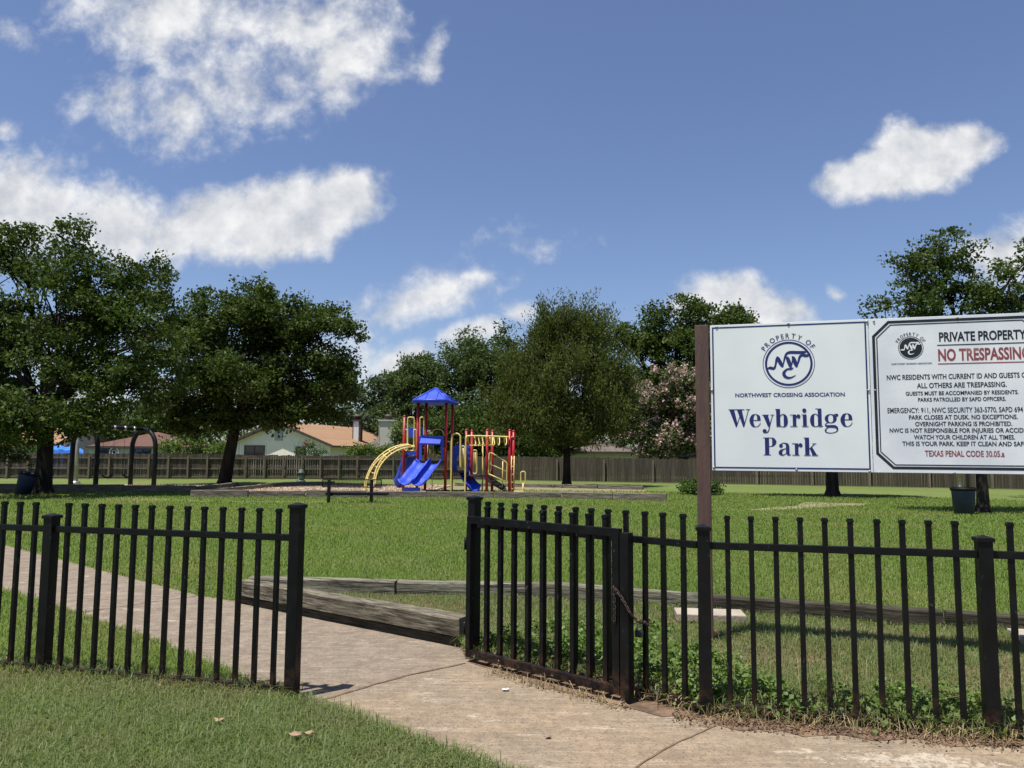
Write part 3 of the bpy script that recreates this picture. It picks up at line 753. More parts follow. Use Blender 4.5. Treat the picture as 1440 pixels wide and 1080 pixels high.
def paver(a, w, d, rz, label):
    mb = MB(); mb.box(a + Vector((0, 0, .12)), (w, d, .07), Matrix.Rotation(rz, 3, 'Z')); return tag(mb.build('paving_slab', M['slab'], bevel=.008), label, 'slab')
paver(G(998, 884), .62, .30, -.12, 'pale flat concrete slab in the bed beside the black timber')
paver(G(1475, 918), .5, .3, -.2, 'pale concrete slab in the bed at the right edge of the photo')

def bed_edge(pts, h, label, group, seg=2.4):
    for a, b in zip(pts[:-1], pts[1:]):
        L = (b - a).length; n = max(1, round(L / seg))
        for i in range(n):
            p = a.lerp(b, i / n); q = a.lerp(b, (i + 1) / n); d = (q - p).normalized() * .02
            timber(p + d, q - d, h * random.uniform(.9, 1.05), .2, M['timber_far'], 'edging_timber', label, group, 0, 1, .008)
bed_edge([G(268, 700), G(430, 700), G(600, 700.5), G(790, 702), G(938, 705.5)], .26, 'weathered grey timber laid end to end along the front of the playground mulch', 'front edging timbers of the play bed')
bed_edge([G(272, 698), G(400, 684.5), G(470, 683)], .22, 'grey timber slanting back along the left side of the playground mulch', 'side edging timbers of the play bed')
bed_edge([G(640, 683.5), G(780, 686), G(905, 689)], .18, 'low grey timber along the far edge of the playground mulch', 'far edging timbers of the play bed')
bed_edge([G(-250, 691), G(70, 692), G(276, 692.5)], .30, 'dark timber in the tree shade along the front of the swing bed', 'edging timbers of the swing bed')
bed_edge([G(276, 692), G(333, 684)], .22, 'grey timber at the right end of the swing bed', 'end timbers of the swing bed')

# ------------------------------------------------------------------ park sign
S0 = Vector((P(1000, 457, 6.46).x, 6.46, 0)); sd = Vector((1.18, -.36, 0)).normalized(); sn = Vector((sd.y, -sd.x, 0))
if sn.y > 0: sn = -sn
def S(px, py):
    d = ray(px, py); t = (S0 - Vector((0, 0, CAMZ))).dot(sn) / d.dot(sn); p = Vector((0, 0, CAMZ)) + d * t
    return ((p - S0).dot(sd), p.z)
def SW(s, z, off=0.0): return S0 + sd * s + Vector((0, 0, z)) + sn * off
sign = empty('park_sign', SW(0, 0), 'white two-panel park sign on a brown post behind the fence', 'sign')
zt0 = (S(1000, 457)[1] + S(1223, 449.5)[1]) / 2; zb0 = (S(1003, 661)[1] + S(1227, 665)[1]) / 2
PW = S(1224.5, 560)[0]; PW0 = S(1000, 560)[0]
for s in (-.080, PW * 2 + .07):
    mb = MB(); mb.box(SW(s, 1.25, -.03), (.112, .10, 2.9), rot_to(sd)); 
    zt = zt0 + .005
    mb.v = [tuple(Vector((v[0], v[1], (zt if v[2] > 1 else -.15)))) for v in mb.v]
    mb.build('post', M['post_brown'], sign, .004)
def panel(s0, s1, mt, name):
    mb = MB(); c = SW((s0 + s1) / 2, (zt0 + zb0) / 2, .0); mb.box(c, (s1 - s0, .012, zt0 - zb0), rot_to(sd)); p = mb.build('sign_panel', mt, sign, .002)
    tag(p, name)
    return p
pA = panel(PW0, PW - .002, M['sign_white'], 'left white panel with navy lettering')
pB = panel(PW + .002, PW * 2 - PW0, M['sign_white2'], 'right white panel with black border and park rules')
mb = MB()
for z in (zt0 - .04, (zt0 + zb0) / 2, zb0 + .04): mb.bar(SW(-.0, z, -.03), SW(PW * 2 + .02, z, -.03), .045, .05)
mb.build('back_rail', M['post_brown'], sign)

class Pen:
    """flat shapes on the sign face; every piece gets its own tiny lift so that no two lie in one plane"""
    def __init__(s, lift=.0072): s.mb = MB(); s.k = 0; s.lift = lift
    def off(s): s.k += 1; return s.lift + .00006 * (s.k % 28)
    def tri(s, pts, faces):
        o = s.off(); s.mb.add([SW(a, b, o) for a, b in pts], faces)
    def poly(s, pts): s.tri(pts, [tuple(range(len(pts)))])
    def stroke(s, pts, wid, closed=False):
        """pts [(s,z)], wid list or callable(tangent)->width"""
        n = len(pts); V = []
        for i, p in enumerate(pts):
            a = pts[(i - 1) % n if closed else max(i - 1, 0)]; b = pts[(i + 1) % n if closed else min(i + 1, n - 1)]
            tx, ty = b[0] - a[0], b[1] - a[1]; L = math.hypot(tx, ty) or 1; tx /= L; ty /= L
            w = wid((tx, ty)) if callable(wid) else (wid[i] if hasattr(wid, '__len__') else wid)
            V += [(p[0] - ty * w / 2, p[1] + tx * w / 2), (p[0] + ty * w / 2, p[1] - tx * w / 2)]
        F = [(2 * i, 2 * i + 1, (2 * i + 3) % (2 * n), (2 * i + 2) % (2 * n)) for i in range(n if closed else n - 1)]
        s.tri(V, F)
    def build(s, name, material, parent): return s.mb.build(name, material, parent, recalc=False)

def cr(pts, n=8, closed=False):
    """Catmull-Rom through pts of any dimension"""
    out = []; m = len(pts)
    for i in range(m if closed else m - 1):
        p0 = pts[(i - 1) % m] if closed or i > 0 else pts[i]; p1 = pts[i]; p2 = pts[(i + 1) % m]; p3 = pts[(i + 2) % m] if closed or i + 2 < m else pts[(i + 1) % m]
        for k in range(n):
            t = k / n
            out.append(tuple(.5 * ((2 * b) + (-a + c) * t + (2 * a - 5 * b + 4 * c - d) * t * t + (-a + 3 * b - 3 * c + d) * t ** 3) for a, b, c, d in zip(p0, p1, p2, p3)))
    if not closed: out.append(tuple(pts[-1]))
    return out

def text_mesh(body, bold=0.0):
    cu = bpy.data.curves.new('t', 'FONT'); cu.body = body; cu.size = 1.0; cu.offset = bold; cu.resolution_u = 3
    ob = bpy.data.objects.new('t', cu); COL.objects.link(ob)
    bpy.context.view_layer.update()
    dg = bpy.context.evaluated_depsgraph_get(); me = bpy.data.meshes.new_from_object(ob.evaluated_get(dg))
    V = [tuple(v.co) for v in me.vertices]; F = [tuple(p.vertices) for p in me.polygons]
    bpy.data.objects.remove(ob); bpy.data.curves.remove(cu); bpy.data.meshes.remove(me)
    return V, F
def put_text(pen, body, s0, s1, zc, cap, bold=.012, fit=None):
    """text fitted so that `fit` (or body) spans s0..s1, capital height cap, centred at height zc (pair = slope)"""
    V, F = text_mesh(body, bold); FV = V if fit is None else text_mesh(fit, bold)[0]
    HV = text_mesh('H', bold)[0]; hz0 = min(v[1] for v in HV); hz1 = max(v[1] for v in HV)
    x0 = min(v[0] for v in FV); x1 = max(v[0] for v in FV); kx = (s1 - s0) / (x1 - x0); kz = cap / (hz1 - hz0)
    z0, z1 = zc if hasattr(zc, '__len__') else (zc, zc)
    pen.tri([(s0 + (v[0] - x0) * kx, z0 + (z1 - z0) * (v[0] - x0) / (x1 - x0) + (v[1] - (hz0 + hz1) / 2) * kz) for v in V], F)
def arc_text(pen, body, c, rx, ry, a0, a1, cap, bold=.012, squeeze=1.0):
    """letters along an ellipse, a0..a1 degrees from the vertical"""
    adv = []; gl = []
    for ch in body:
        if ch == ' ': adv.append(.35); gl.append(None); continue
        V, F = text_mesh(ch, bold); x0 = min(v[0] for v in V); x1 = max(v[0] for v in V); adv.append(x1 - x0 + .10); gl.append((V, F, (x0 + x1) / 2))
    tot = sum(adv); HV = text_mesh('H', bold)[0]; k = cap / (max(v[1] for v in HV) - min(v[1] for v in HV)); u = 0
    for w, gm in zip(adv, gl):
        t = (u + w / 2) / tot; u += w
        if not gm: continue
        th = R(a0 + (a1 - a0) * t); V, F, xm = gm
        ex, ez = math.cos(th), -math.sin(th); nx, nz = math.sin(th), math.cos(th)
        bx, bz = c[0] + rx * math.sin(th), c[1] + ry * math.cos(th)
        pen.tri([(bx + ((v[0] - xm) * ex * squeeze + v[1] * nx) * k, bz + ((v[0] - xm) * ez * squeeze + v[1] * nz) * k) for v in V], F)
def ellipse(c, rx, ry, n=64): return [(c[0] + rx * math.cos(2 * math.pi * i / n), c[1] + ry * math.sin(2 * math.pi * i / n)) for i in range(n)]
# panel A: coordinates measured in a 4.5x enlargement
def ZA(X, Y): return S(980 + X / 4.5, 440 + Y / 4.5)
ua = (ZA(640, 520)[0] - ZA(540, 520)[0]) / 100; va = (ZA(590, 470)[1] - ZA(590, 570)[1]) / 100    # metres per enlarged pixel
def LOC(c, X0, Y0, x, y): return (c[0] + (x - X0) * ua, c[1] - (y - Y0) * va)
# border
pen = Pen(); b0, b1, b2, b3 = PW0 + .022, PW - .024, zb0 + .026, zt0 - .024
bw = .0115
for (a, b) in (((b0, b3), (b1, b3)), ((b1, b3), (b1, b2)), ((b1, b2), (b0, b2)), ((b0, b2), (b0, b3))):
    d = ((b[0] > a[0]) - (b[0] < a[0]), (b[1] > a[1]) - (b[1] < a[1])); pen.stroke([(a[0] - d[0] * bw / 2, a[1] - d[1] * bw / 2), (b[0] - d[0] * bw / 2, b[1] - d[1] * bw / 2)], bw)
pen.build('border', M['navy'], pA)
# emblem strokes in enlarged-pixel offsets from the ring centre (580, 322)
LOGO = [
    ([(-140, -30, 3), (-118, -24, 15), (-95, -28, 13), (-84, -8, 9), (-76, 30, 11), (-70, 46, 4)], 6),     # entry flick and N's left stem
    ([(-74, 48, 6), (-66, 34, 17), (-50, 2, 19), (-38, -20, 10)], 6),                                       # N diagonal
    ([(-38, -22, 3), (-30, 14, 7), (-20, 48, 10), (-8, 66, 12), (14, 72, 15), (60, 70, 15), (100, 70, 14), (116, 78, 2)], 6),   # N's right stem into the long top bar
    ([(-14, 44, 4), (-6, 34, 17), (6, 0, 19), (14, -26, 11)], 6),                                           # W first thick stroke
    ([(12, -28, 3), (22, 4, 6), (28, 44, 7)], 5),
    ([(22, 46, 4), (32, 34, 17), (44, 0, 19), (52, -22, 10)], 6),                                           # W second thick stroke
    ([(50, -24, 3), (62, 12, 9), (72, 42, 11), (88, 52, 13), (112, 48, 15), (126, 52, 10), (138, 62, 2)], 6),  # W into the exit flick
    ([(30, -26, 3), (14, -34, 10), (-6, -34, 9), (-24, -46, 12), (-32, -64, 16), (-20, -84, 14), (8, -90, 9), (44, -74, 2)], 6),  # C
]
def logo(pen, c, k):
    for pts, n in LOGO:
        q = cr(pts, n); pen.stroke([(c[0] + x * k * ua, c[1] + y * k * va) for x, y, w in q], [max(2.5, w * 1.25 + 1) * k * ua for x, y, w in q])
pen = Pen(); ca = ZA(580, 322)
pen.stroke(ellipse(ca, 163.5 * ua, 152 * va), 4.2 * ua, True); pen.stroke(ellipse(ca, 144.5 * ua, 134 * va), 14 * ua, True)
logo(pen, ca, 1.0)
arc_text(pen, 'PROPERTY OF', ca, 174 * ua, 163 * va, -60, 58, 31 * va, .008, .92)
pen.build('emblem', M['navy'], pA)
pen = Pen(); l, r_ = ZA(243, 522), ZA(935, 516)
put_text(pen, 'NORTHWEST CROSSING ASSOCIATION', l[0], r_[0], (l[1], r_[1]), 25 * va, .022)
pen.build('lettering', M['navy'], pA); pen = Pen()
# fat-face serif letters
def didone(pen, org, glyphs):
    X = lambda x, y: (org[0] + x * ua, org[1] + y * va)
    def st(pts, n=7):
        q = cr(pts, n); pen.stroke([X(p[0], p[1]) for p in q], [max(3.2, p[2]) * ua for p in q])
    def ln(a, b, w): pen.stroke([X(*a), X(*b)], w * ua)
    def quad(*p): pen.poly([X(*q) for q in p])
    def serif(x0, x1, y): quad((x0, y), (x1, y), (x1, y + 4.4), (x0, y + 4.4))
    def dot(x, y, r_): pen.poly([X(x + r_ * math.cos(a), y + r_ * math.sin(a)) for a in [i * math.pi / 9 for i in range(18)]])
    def stem(x0, x1, y0, y1): quad((x0, y0), (x1, y0), (x1, y1), (x0, y1))
    XH = 76
    for ch, x in glyphs:
        if ch == 'W':
            quad((x + 4, 112), (x + 36, 112), (x + 58, 18), (x + 52, -2), (x + 46, -2)); quad((x + 54, 112), (x + 86, 112), (x + 106, 18), (x + 100, -2), (x + 94, -2))
            ln((x + 51, 2), (x + 73, 66), 4.8); ln((x + 99, 2), (x + 131, 110), 4.8); ln((x + 80, 84), (x + 88, 108), 4.8)
            serif(x, x + 104, 108); serif(x + 114, x + 141, 108)
        if ch == 'e':
            ln((x + 22, 41), (x + 73, 41), 5)
            st([(x + 62, 42, 22), (x + 59, 64, 20), (x + 48, 77, 7), (x + 37, 79, 4.6), (x + 22, 69, 18), (x + 13, 40, 26), (x + 22, 10, 18), (x + 38, 0, 4.6), (x + 54, 3, 4.6), (x + 66, 14, 4), (x + 71, 26, 3.5)])
        if ch == 'y':
            quad((x + 6, XH), (x + 37, XH), (x + 52, 24), (x + 48, 4), (x + 42, 0), (x + 36, 2)); st([(x + 69, XH, 4.6), (x + 52, 18, 5), (x + 42, -20, 6), (x + 33, -34, 6), (x + 20, -38, 5)]); dot(x + 15, -27, 13)
            serif(x, x + 44, XH - 4); serif(x + 54, x + 78, XH - 4)
        if ch == 'b':
            stem(x + 6, x + 31, 0, 112); serif(x, x + 8, 107); 
            st([(x + 28, 62, 4.6), (x + 40, 76, 5), (x + 52, 77, 7), (x + 63, 64, 20), (x + 66, 38, 26), (x + 63, 12, 20), (x + 52, 0, 6), (x + 40, 0, 4.6), (x + 28, 8, 4.6)])
        if ch == 'd':
            stem(x + 49, x + 72, 0, 112); serif(x + 35, x + 50, 108); serif(x + 70, x + 80, 0)
            st([(x + 52, 62, 4.6), (x + 40, 76, 5), (x + 28, 77, 7), (x + 17, 64, 20), (x + 13, 38, 26), (x + 17, 12, 20), (x + 28, 0, 6), (x + 40, 0, 4.6), (x + 52, 8, 4.6)])
        if ch == 'r':
            stem(x + 17, x + 39, 0, XH); serif(x, x + 18, XH - 4.5); serif(x, x + 46, 0)
            st([(x + 37, 46, 4), (x + 41, 64, 4.6), (x + 50, 74, 6), (x + 58, 74, 6)]); dot(x + 54, 64, 12)
        if ch == 'i':
            stem(x + 9, x + 32, 0, XH); serif(x, x + 10, XH - 4.5); serif(x, x + 43, 0); dot(x + 19, 101, 13)
        if ch == 'g':
            q = [(x + 37 + 26 * math.cos(a), 49 + 26 * math.sin(a), 5 + 17 * abs(math.cos(a)) ** 2) for a in [i * math.pi / 14 for i in range(28)]]; pen.stroke([X(p[0], p[1]) for p in q], [p[2] * ua for p in q], True)
            st([(x + 57, 68, 4.6), (x + 64, 76, 5), (x + 76, 77, 5)]); dot(x + 75, 70, 9.5)
            st([(x + 24, 25, 4.6), (x + 8, 18, 5), (x + 4, 10, 8), (x + 14, 2, 15), (x + 40, 1, 18), (x + 64, -1, 18), (x + 76, -14, 12), (x + 70, -31, 6), (x + 40, -40, 4.6), (x + 12, -37, 6), (x + 3, -25, 10), (x + 10, -13, 6), (x + 22, -7, 4)])
        if ch == 'P':
            stem(x + 9, x + 36, 0, 112); serif(x, x + 46, 0); serif(x, x + 12, 107.6)
            st([(x + 34, 109.7, 4.6), (x + 50, 109.5, 5), (x + 62, 103, 16), (x + 69, 84, 28), (x + 62, 65, 16), (x + 50, 57, 5), (x + 34, 56, 4.6)])
        if ch == 'a':
            stem(x + 48, x + 70, 8, 58); st([(x + 59, 14, 22), (x + 62, 4, 10), (x + 70, 1, 5), (x + 78, 8, 4)])
            st([(x + 12, 66, 5), (x + 28, 77, 5), (x + 44, 76, 8), (x + 56, 68, 18), (x + 59, 54, 22)]); dot(x + 17, 60, 12)
            st([(x + 50, 44, 4), (x + 32, 38, 7), (x + 17, 28, 18), (x + 13, 16, 24), (x + 20, 6, 16), (x + 30, 2, 6), (x + 50, 14, 4)])
        if ch == 'k':
            stem(x + 8, x + 34, 0, 112); serif(x, x + 10, 107); serif(x, x + 42, 0); ln((x + 34, 40), (x + 70, XH), 4.8)
            quad((x + 38, 44), (x + 50, 56), (x + 83, 0), (x + 54, 0)); serif(x + 53, x + 78, XH - 4.5); serif(x + 48, x + 88, 0)
didone(pen, (ZA(202.5, 720)[0], (ZA(260, 720)[1] + ZA(900, 720)[1]) / 2), [('W', 0), ('e', 135), ('y', 217), ('b', 302), ('r', 395), ('i', 467), ('d', 520), ('g', 611), ('e', 707)])
pen.build('lettering', M['navy'], pA); pen = Pen()
didone(pen, (ZA(423, 902)[0], (ZA(424, 902)[1] + ZA(760, 902)[1]) / 2), [('P', 0), ('a', 94), ('r', 181), ('k', 254)])
pen.build('lettering', M['navy'], pA)

# panel B: coordinates measured in a 4.318x enlargement
def ZB(X, Y): return S(1220 + X / 4.318, 430 + Y / 4.318)
ub = (ZB(640, 520)[0] - ZB(440, 520)[0]) / 200; vb = (ZB(500, 420)[1] - ZB(500, 620)[1]) / 200
def octo(i, ch):
    x0, x1, y0, y1 = PW + .002 + i, PW * 2 - PW0 - i, zb0 + i + .006, zt0 - i
    return [(x0, y0 + ch), (x0, y1 - ch), (x0 + ch, y1), (x1 - ch, y1), (x1, y1 - ch), (x1, y0 + ch), (x1 - ch, y0), (x0 + ch, y0)]
def ringpoly(pen, i, w, ch):
    a, b = octo(i, ch), octo(i + w, ch - w * .58); n = 8
    pen.tri(a + b, [(k, (k + 1) % n, n + (k + 1) % n, n + k) for k in range(n)])
pen = Pen(); ringpoly(pen, .022, .021, .118); ringpoly(pen, .052, .008, .104); pen.build('border', M['black_print'], pB)
pen = Pen(); cb_ = ZB(261, 256)
pen.stroke(ellipse(cb_, 78 * ub, 70 * vb, 48), 3.5 * ub, True); pen.poly(ellipse(cb_, 71 * ub, 63 * vb, 48))
arc_text(pen, 'PROPERTY OF', cb_, 85 * ub, 77 * vb, -66, 66, 19 * vb, .01, .86)
pen.build('emblem', M['black_print'], pB)
pen = Pen(.0095); logo(pen, (cb_[0], cb_[1]), .475 * ub / ua); pen.build('emblem_monogram', M['sign_white'], pB)
pen, red, dk = 'grey_print', 'red_print', 'black_print'
def line(pn, body, X0, X1, Y, cap, bold=.010, fit=None, slope=-.012):
    mt = M[pn]; pn = Pen()
    l = ZB(X0, Y - slope * (X1 - X0) * -.5); r2 = ZB(X1, Y); zc = ZB((X0 + X1) / 2, Y)[1]
    put_text(pn, body, ZB(X0, Y)[0], ZB(X1, Y)[0], zc, cap * vb, bold, fit)
    return pn.build('lettering', mt, pB)
line(dk, 'PRIVATE PROPERTY', 432, 962, 182, 58, .03)
line(red, 'NO TRESPASSING', 427, 985, 293, 74, .03)
line(pen, 'NORTHWEST CROSSING ASSOCIATION', 145, 390, 352, 10, .02)
line(pen, 'NWC RESIDENTS WITH CURRENT ID AND GUESTS ONLY.', 115, 922, 429, 31, .022, 'NWC RESIDENTS WITH CURRENT ID AND GUESTS')
line(pen, 'ALL OTHERS ARE TRESPASSING.', 298, 843, 481, 31, .022)
line(pen, 'GUESTS MUST BE ACCOMPANIED BY RESIDENTS.', 230, 915, 529, 24, .022)
line(pen, 'PARKS PATROLLED BY SAPD OFFICERS.', 305, 838, 568, 24, .022)
line(pen, 'EMERGENCY: 911, NWC SECURITY 363-5770, SAPD 694', 120, 942, 633, 31, .014)
line(pen, 'PARK CLOSES AT DUSK. NO EXCEPTIONS.', 250, 910, 676, 27, .022)
line(pen, 'OVERNIGHT PARKING IS PROHIBITED.', 288, 877, 717, 27, .022)
line(pen, 'NWC IS NOT RESPONSIBLE FOR INJURIES OR ACCIDENTS.', 133, 945, 757, 27, .022, 'NWC IS NOT RESPONSIBLE FOR INJURIES OR ACCID')
line(pen, 'WATCH YOUR CHILDREN AT ALL TIMES.', 280, 893, 798, 27, .022)
line(pen, 'THIS IS YOUR PARK. KEEP IT CLEAN AND SAFE.', 210, 945, 838, 27, .022, 'THIS IS YOUR PARK. KEEP IT CLEAN AND SAF')
line(red, 'TEXAS PENAL CODE 30.05.a', 347, 830, 898, 36, .022)
zr = ZB(700, 232)[1]; pen = Pen(); pen.stroke([(ZB(421, 235)[0], zr), (ZB(421, 235)[0] + 572 * ub, zr)], 6 * vb); pen.build('heading_rule', M['black_print'], pB)
zr = ZB(700, 347)[1]; pen = Pen(); pen.stroke([(ZB(427, 350)[0], zr), (ZB(427, 350)[0] + 566 * ub, zr)], 6 * vb)
pen.build('heading_rule', M['red_print'], pB)
def screws(pts, par, r=.008):
    for (px, py) in pts:
        s, z = S(px, py); mb = MB(); c = SW(s, z, .006)
        mb.tube([c, c + sn * .006, c + sn * .008], [r, r, r * .5], 8); mb.build('screw', M['steel'], par)
screws([(998.5 + 9, 456 + 4), (1108.5, 455.5), (1219, 452.5), (1001, 549), (1225 - 4, 549), (1004, 657.5), (1120, 660.5), (1225 - 2, 663)], pA, .010)
screws([(1228.5, 452), (1346, 447), (1230.5, 549), (1236, 664.5), (1342, 665)], pB, .008)

# ------------------------------------------------------------------ trees
def branch_pts(a, b, sag=.12, n=6):
    a = Vector(a); b = Vector(b); L = (b - a).length; pts = []; o1 = Vector((random.uniform(-1, 1), random.uniform(-1, 1), random.uniform(-.3, 1))) * L * sag
    for i in range(n + 1):
        t = i / n; pts.append(a.lerp(b, t) + o1 * math.sin(math.pi * t) * 1.0 + Vector((random.uniform(-1, 1), random.uniform(-1, 1), random.uniform(-1, 1))) * L * .018 * (0 < i < n))
    return pts
def make_tree(name, label, cat, base, tr, forkz, lobes, lmat, clumps, per, clump_r, lsize, group=None, streak=0.0, bark='bark', up=.5, flat=.65, inner=.45, lean=(0, 0), hang=0.0, blossom=None, stems=1, ratio=.55, gap=0.0, puff=None):
    base = Vector((base[0], base[1], 0))
    root = empty(name, base, label, cat, group)
    tb = MB(); fork = base + Vector((lean[0], lean[1], forkz))
    if stems == 1:
        tp = [base + Vector((0, 0, -.2)), base + Vector((0, 0, .04)), base + Vector((0, 0, .28)), base + Vector((lean[0] * .3, lean[1] * .3, forkz * .4)), base + Vector((lean[0] * .65, lean[1] * .65, forkz * .72)), fork]
        tb.tube(tp, [tr * 1.9, tr * 1.55, tr * 1.12, tr, tr * .92, tr * .85], 12)
    else:
        for k in range(stems):
            a = 2 * math.pi * k / stems; bb_ = base + Vector((math.cos(a), math.sin(a), 0)) * tr * 2
            tb.tube(branch_pts(bb_ - Vector((0, 0, .1)), fork + Vector((math.cos(a), math.sin(a), 0)) * forkz * .45, .08), [tr * .8 - tr * .05 * i for i in range(7)], 7)
    C = []; D = []
    vol = sum(r[0] * r[2] for c, r in lobes)
    for c, r in lobes:
        c = Vector(c)
        l0 = fork if stems == 1 else fork + Vector((random.uniform(-.5, .5), random.uniform(-.5, .5), 0)) * forkz * .5
        bp = branch_pts(l0 - Vector((0, 0, tr)), c, .10, 7); rb = tr * .55
        tb.tube(bp, [rb * (1 - .75 * i / 7) for i in range(8)], 7)
        nc = max(4, int(clumps * r[0] * r[2] / vol))
        # puffs: bumps over the lobe, each carrying its own leaf clumps
        rm = (r[0] * r[2]) ** .5; pr = puff or max(.35, min(1.1, rm * .42))
        npf = max(5, int(3.6 * (rm / pr) ** 2)); pd = rng.normal(size=(npf, 3)); pd /= np.linalg.norm(pd, axis=1)[:, None]
        pc = np.array(c) + pd * np.array(r) * (rng.uniform(inner, 1.0, npf) ** .5)[:, None]; ps_ = pr * rng.uniform(.65, 1.25, npf)
        ki = rng.integers(0, npf, nc); dv = rng.normal(size=(nc, 3)); dv[:, 2] += .25; dv /= np.linalg.norm(dv, axis=1)[:, None]
        cc = pc[ki] + dv * (ps_[ki] * rng.uniform(.55, 1.0, nc))[:, None] * np.array([1, 1, .8])
        if gap: 
            keep = (np.sin(cc[:, 0] * 2.2 + 1.3 * np.sin(cc[:, 2] * 1.7)) * np.sin(cc[:, 2] * 2.4 + cc[:, 1]) > -1 + gap); cc = cc[keep]; dv = dv[keep]
        C.append(cc); D.append(dv)
        for q in range(min(len(cc), max(5, int(nc * .16)))):
            src = bp[random.randint(3, 7)]; tb.tube(branch_pts(src, cc[q], .14, 4), [rb * .24, rb * .19, rb * .14, rb * .10, rb * .05], 5, cap=False)
    C = np.concatenate(C); D = np.concatenate(D); n = len(C)
    base_z = C[:, 2].min()
    cr_ = clump_r * rng.uniform(.6, 1.35, n)
    Lc = np.repeat(C, per, 0) + np.clip(rng.normal(size=(n * per, 3)), -1.7, 1.7) * np.repeat(cr_, per)[:, None] * np.array([.55, .55, .55 * flat])
    dirs = None
    if streak:
        sd_ = D * .55 + np.array([0, 0, .8]) + rng.normal(size=(n, 3)) * .25
        tt = rng.uniform(-.5, .7, n * per); Lc = np.repeat(C, per, 0) + np.repeat(sd_, per, 0) * (tt * streak)[:, None] + rng.normal(size=(n * per, 3)) * (clump_r * .33 * (1 - .5 * tt))[:, None]
        dirs = np.repeat(sd_, per, 0)
    V, F = leaves(Lc, lsize, up, ratio, dirs)
    tb.build('trunk', M[bark], root)
    npmesh('crown', V, F, lmat, root)
    if blossom:
        kb = rng.uniform(0, 1, n) < blossom[1]
        Db = np.repeat(C[kb] + D[kb] * .22 + np.array([0, -.12, .12]), blossom[2], 0) + rng.normal(size=(int(kb.sum()) * blossom[2], 3)) * .15
        V, F = leaves(Db, blossom[3], .5, .9); npmesh('blossoms', V, F, blossom[0], root)
    return root
def lobes_px(L, Y):
    """(px, py, rx, ry, dY) -> world ellipsoids standing at distance Y+dY"""
    out = []
    for (px, py, rx, ry, dy) in L:
        y = Y + dy; k = y / FPX; out.append((P(px, py, y), (rx * k, max(rx, ry) * k * .9, ry * k)))
    return out
b1 = G(60, 695); Y1 = b1.y
make_tree('oak_tree', 'tall dark oak at the left edge with a bin leaning on its trunk', 'tree', b1, .27, 3.0, lobes_px([
    (25, 365, 58, 48, 1), (-45, 400, 70, 75, 0), (125, 375, 60, 52, 0), (85, 440, 85, 62, -1), (195, 420, 58, 58, 1), (215, 475, 36, 50, -1), (0, 490, 80, 70, 0), (150, 495, 85, 60, 1), (60, 555, 100, 52, -2), (190, 545, 62, 42, -1),
    (-80, 520, 90, 80, 1), (0, 600, 46, 34, -3), (-60, 600, 80, 60, 0), (105, 592, 36, 20, -2)], Y1), M['oak'], 1700, 46, .42, .16, inner=.4, gap=.2)
b2 = G(316, 683); Y2 = b2.y
make_tree('oak_tree', 'round dark oak with a leaning trunk in front of the white gabled house', 'tree', b2, .28, 3.1, lobes_px([
    (345, 435, 60, 36, 0), (290, 450, 52, 44, 1), (410, 450, 62, 42, 0), (455, 485, 46, 46, -1), (340, 500, 88, 52, -1), (285, 505, 42, 46, 0), (420, 530, 72, 48, 1), (470, 540, 34, 34, -1), (280, 560, 70, 42, 0), (350, 565, 80, 34, -1), (430, 565, 50, 30, 0), (466, 575, 26, 16, 0), (262, 592, 30, 18, 0), (372, 590, 22, 12, -1)], Y2), M['oak'], 1700, 46, .46, .185, inner=.4, lean=(.45, 0), gap=.12)
b3 = G(797, 684); Y3 = b3.y
make_tree('elm_tree', 'feathery olive elm with upright twigs standing beside the playground', 'tree', b3, .19, 1.9, lobes_px([
    (800, 478, 46, 36, 0), (765, 478, 26, 28, 0), (840, 480, 28, 30, 0), (745, 515, 40, 40, 0), (850, 515, 38, 38, 0), (800, 535, 70, 44, -1), (725, 555, 38, 34, 0), (868, 555, 34, 34, 0), (755, 590, 50, 28, -1), (835, 590, 50, 28, -1), (705, 588, 26, 22, 0), (800, 605, 62, 18, 0), (880, 588, 22, 22, 0), (812, 450, 20, 20, 0), (780, 452, 14, 16, 0)], Y3), M['olive'], 1900, 48, .50, .155, streak=1.0, up=.1, inner=.15, ratio=.36, puff=.6)
make_tree('oak_tree', 'broad green tree behind the fence and blue playground roof', 'tree', (P(655, 600, 72).x, 72), .35, 3, lobes_px([
    (640, 515, 62, 40, 0), (690, 505, 55, 38, 0), (600, 550, 48, 42, 0), (660, 560, 80, 50, -1), (725, 540, 50, 50, 1), (570, 585, 36, 36, 0), (620, 600, 66, 40, 0), (700, 605, 70, 42, 0), (760, 600, 60, 45, 0), (590, 525, 30, 25, 1), (800, 590, 60, 40, 1)], 72), M['far'], 2100, 40, .72, .28, inner=.4)
make_tree('oak_tree', 'tall dark tree behind the fence just left of the park sign', 'tree', (P(960, 600, 60).x, 60), .4, 3.4, lobes_px([
    (905, 470, 44, 30, 0), (955, 455, 48, 34, 0), (1010, 462, 48, 32, 0), (985, 505, 75, 46, 0), (920, 515, 55, 44, 1), (1050, 510, 60, 50, 0), (960, 560, 90, 50, 1), (1080, 570, 70, 50, 0), (880, 480, 26, 22, 0), (1040, 450, 18, 12, 0)], 60), M['oak'], 1300, 40, .70, .29, inner=.4)
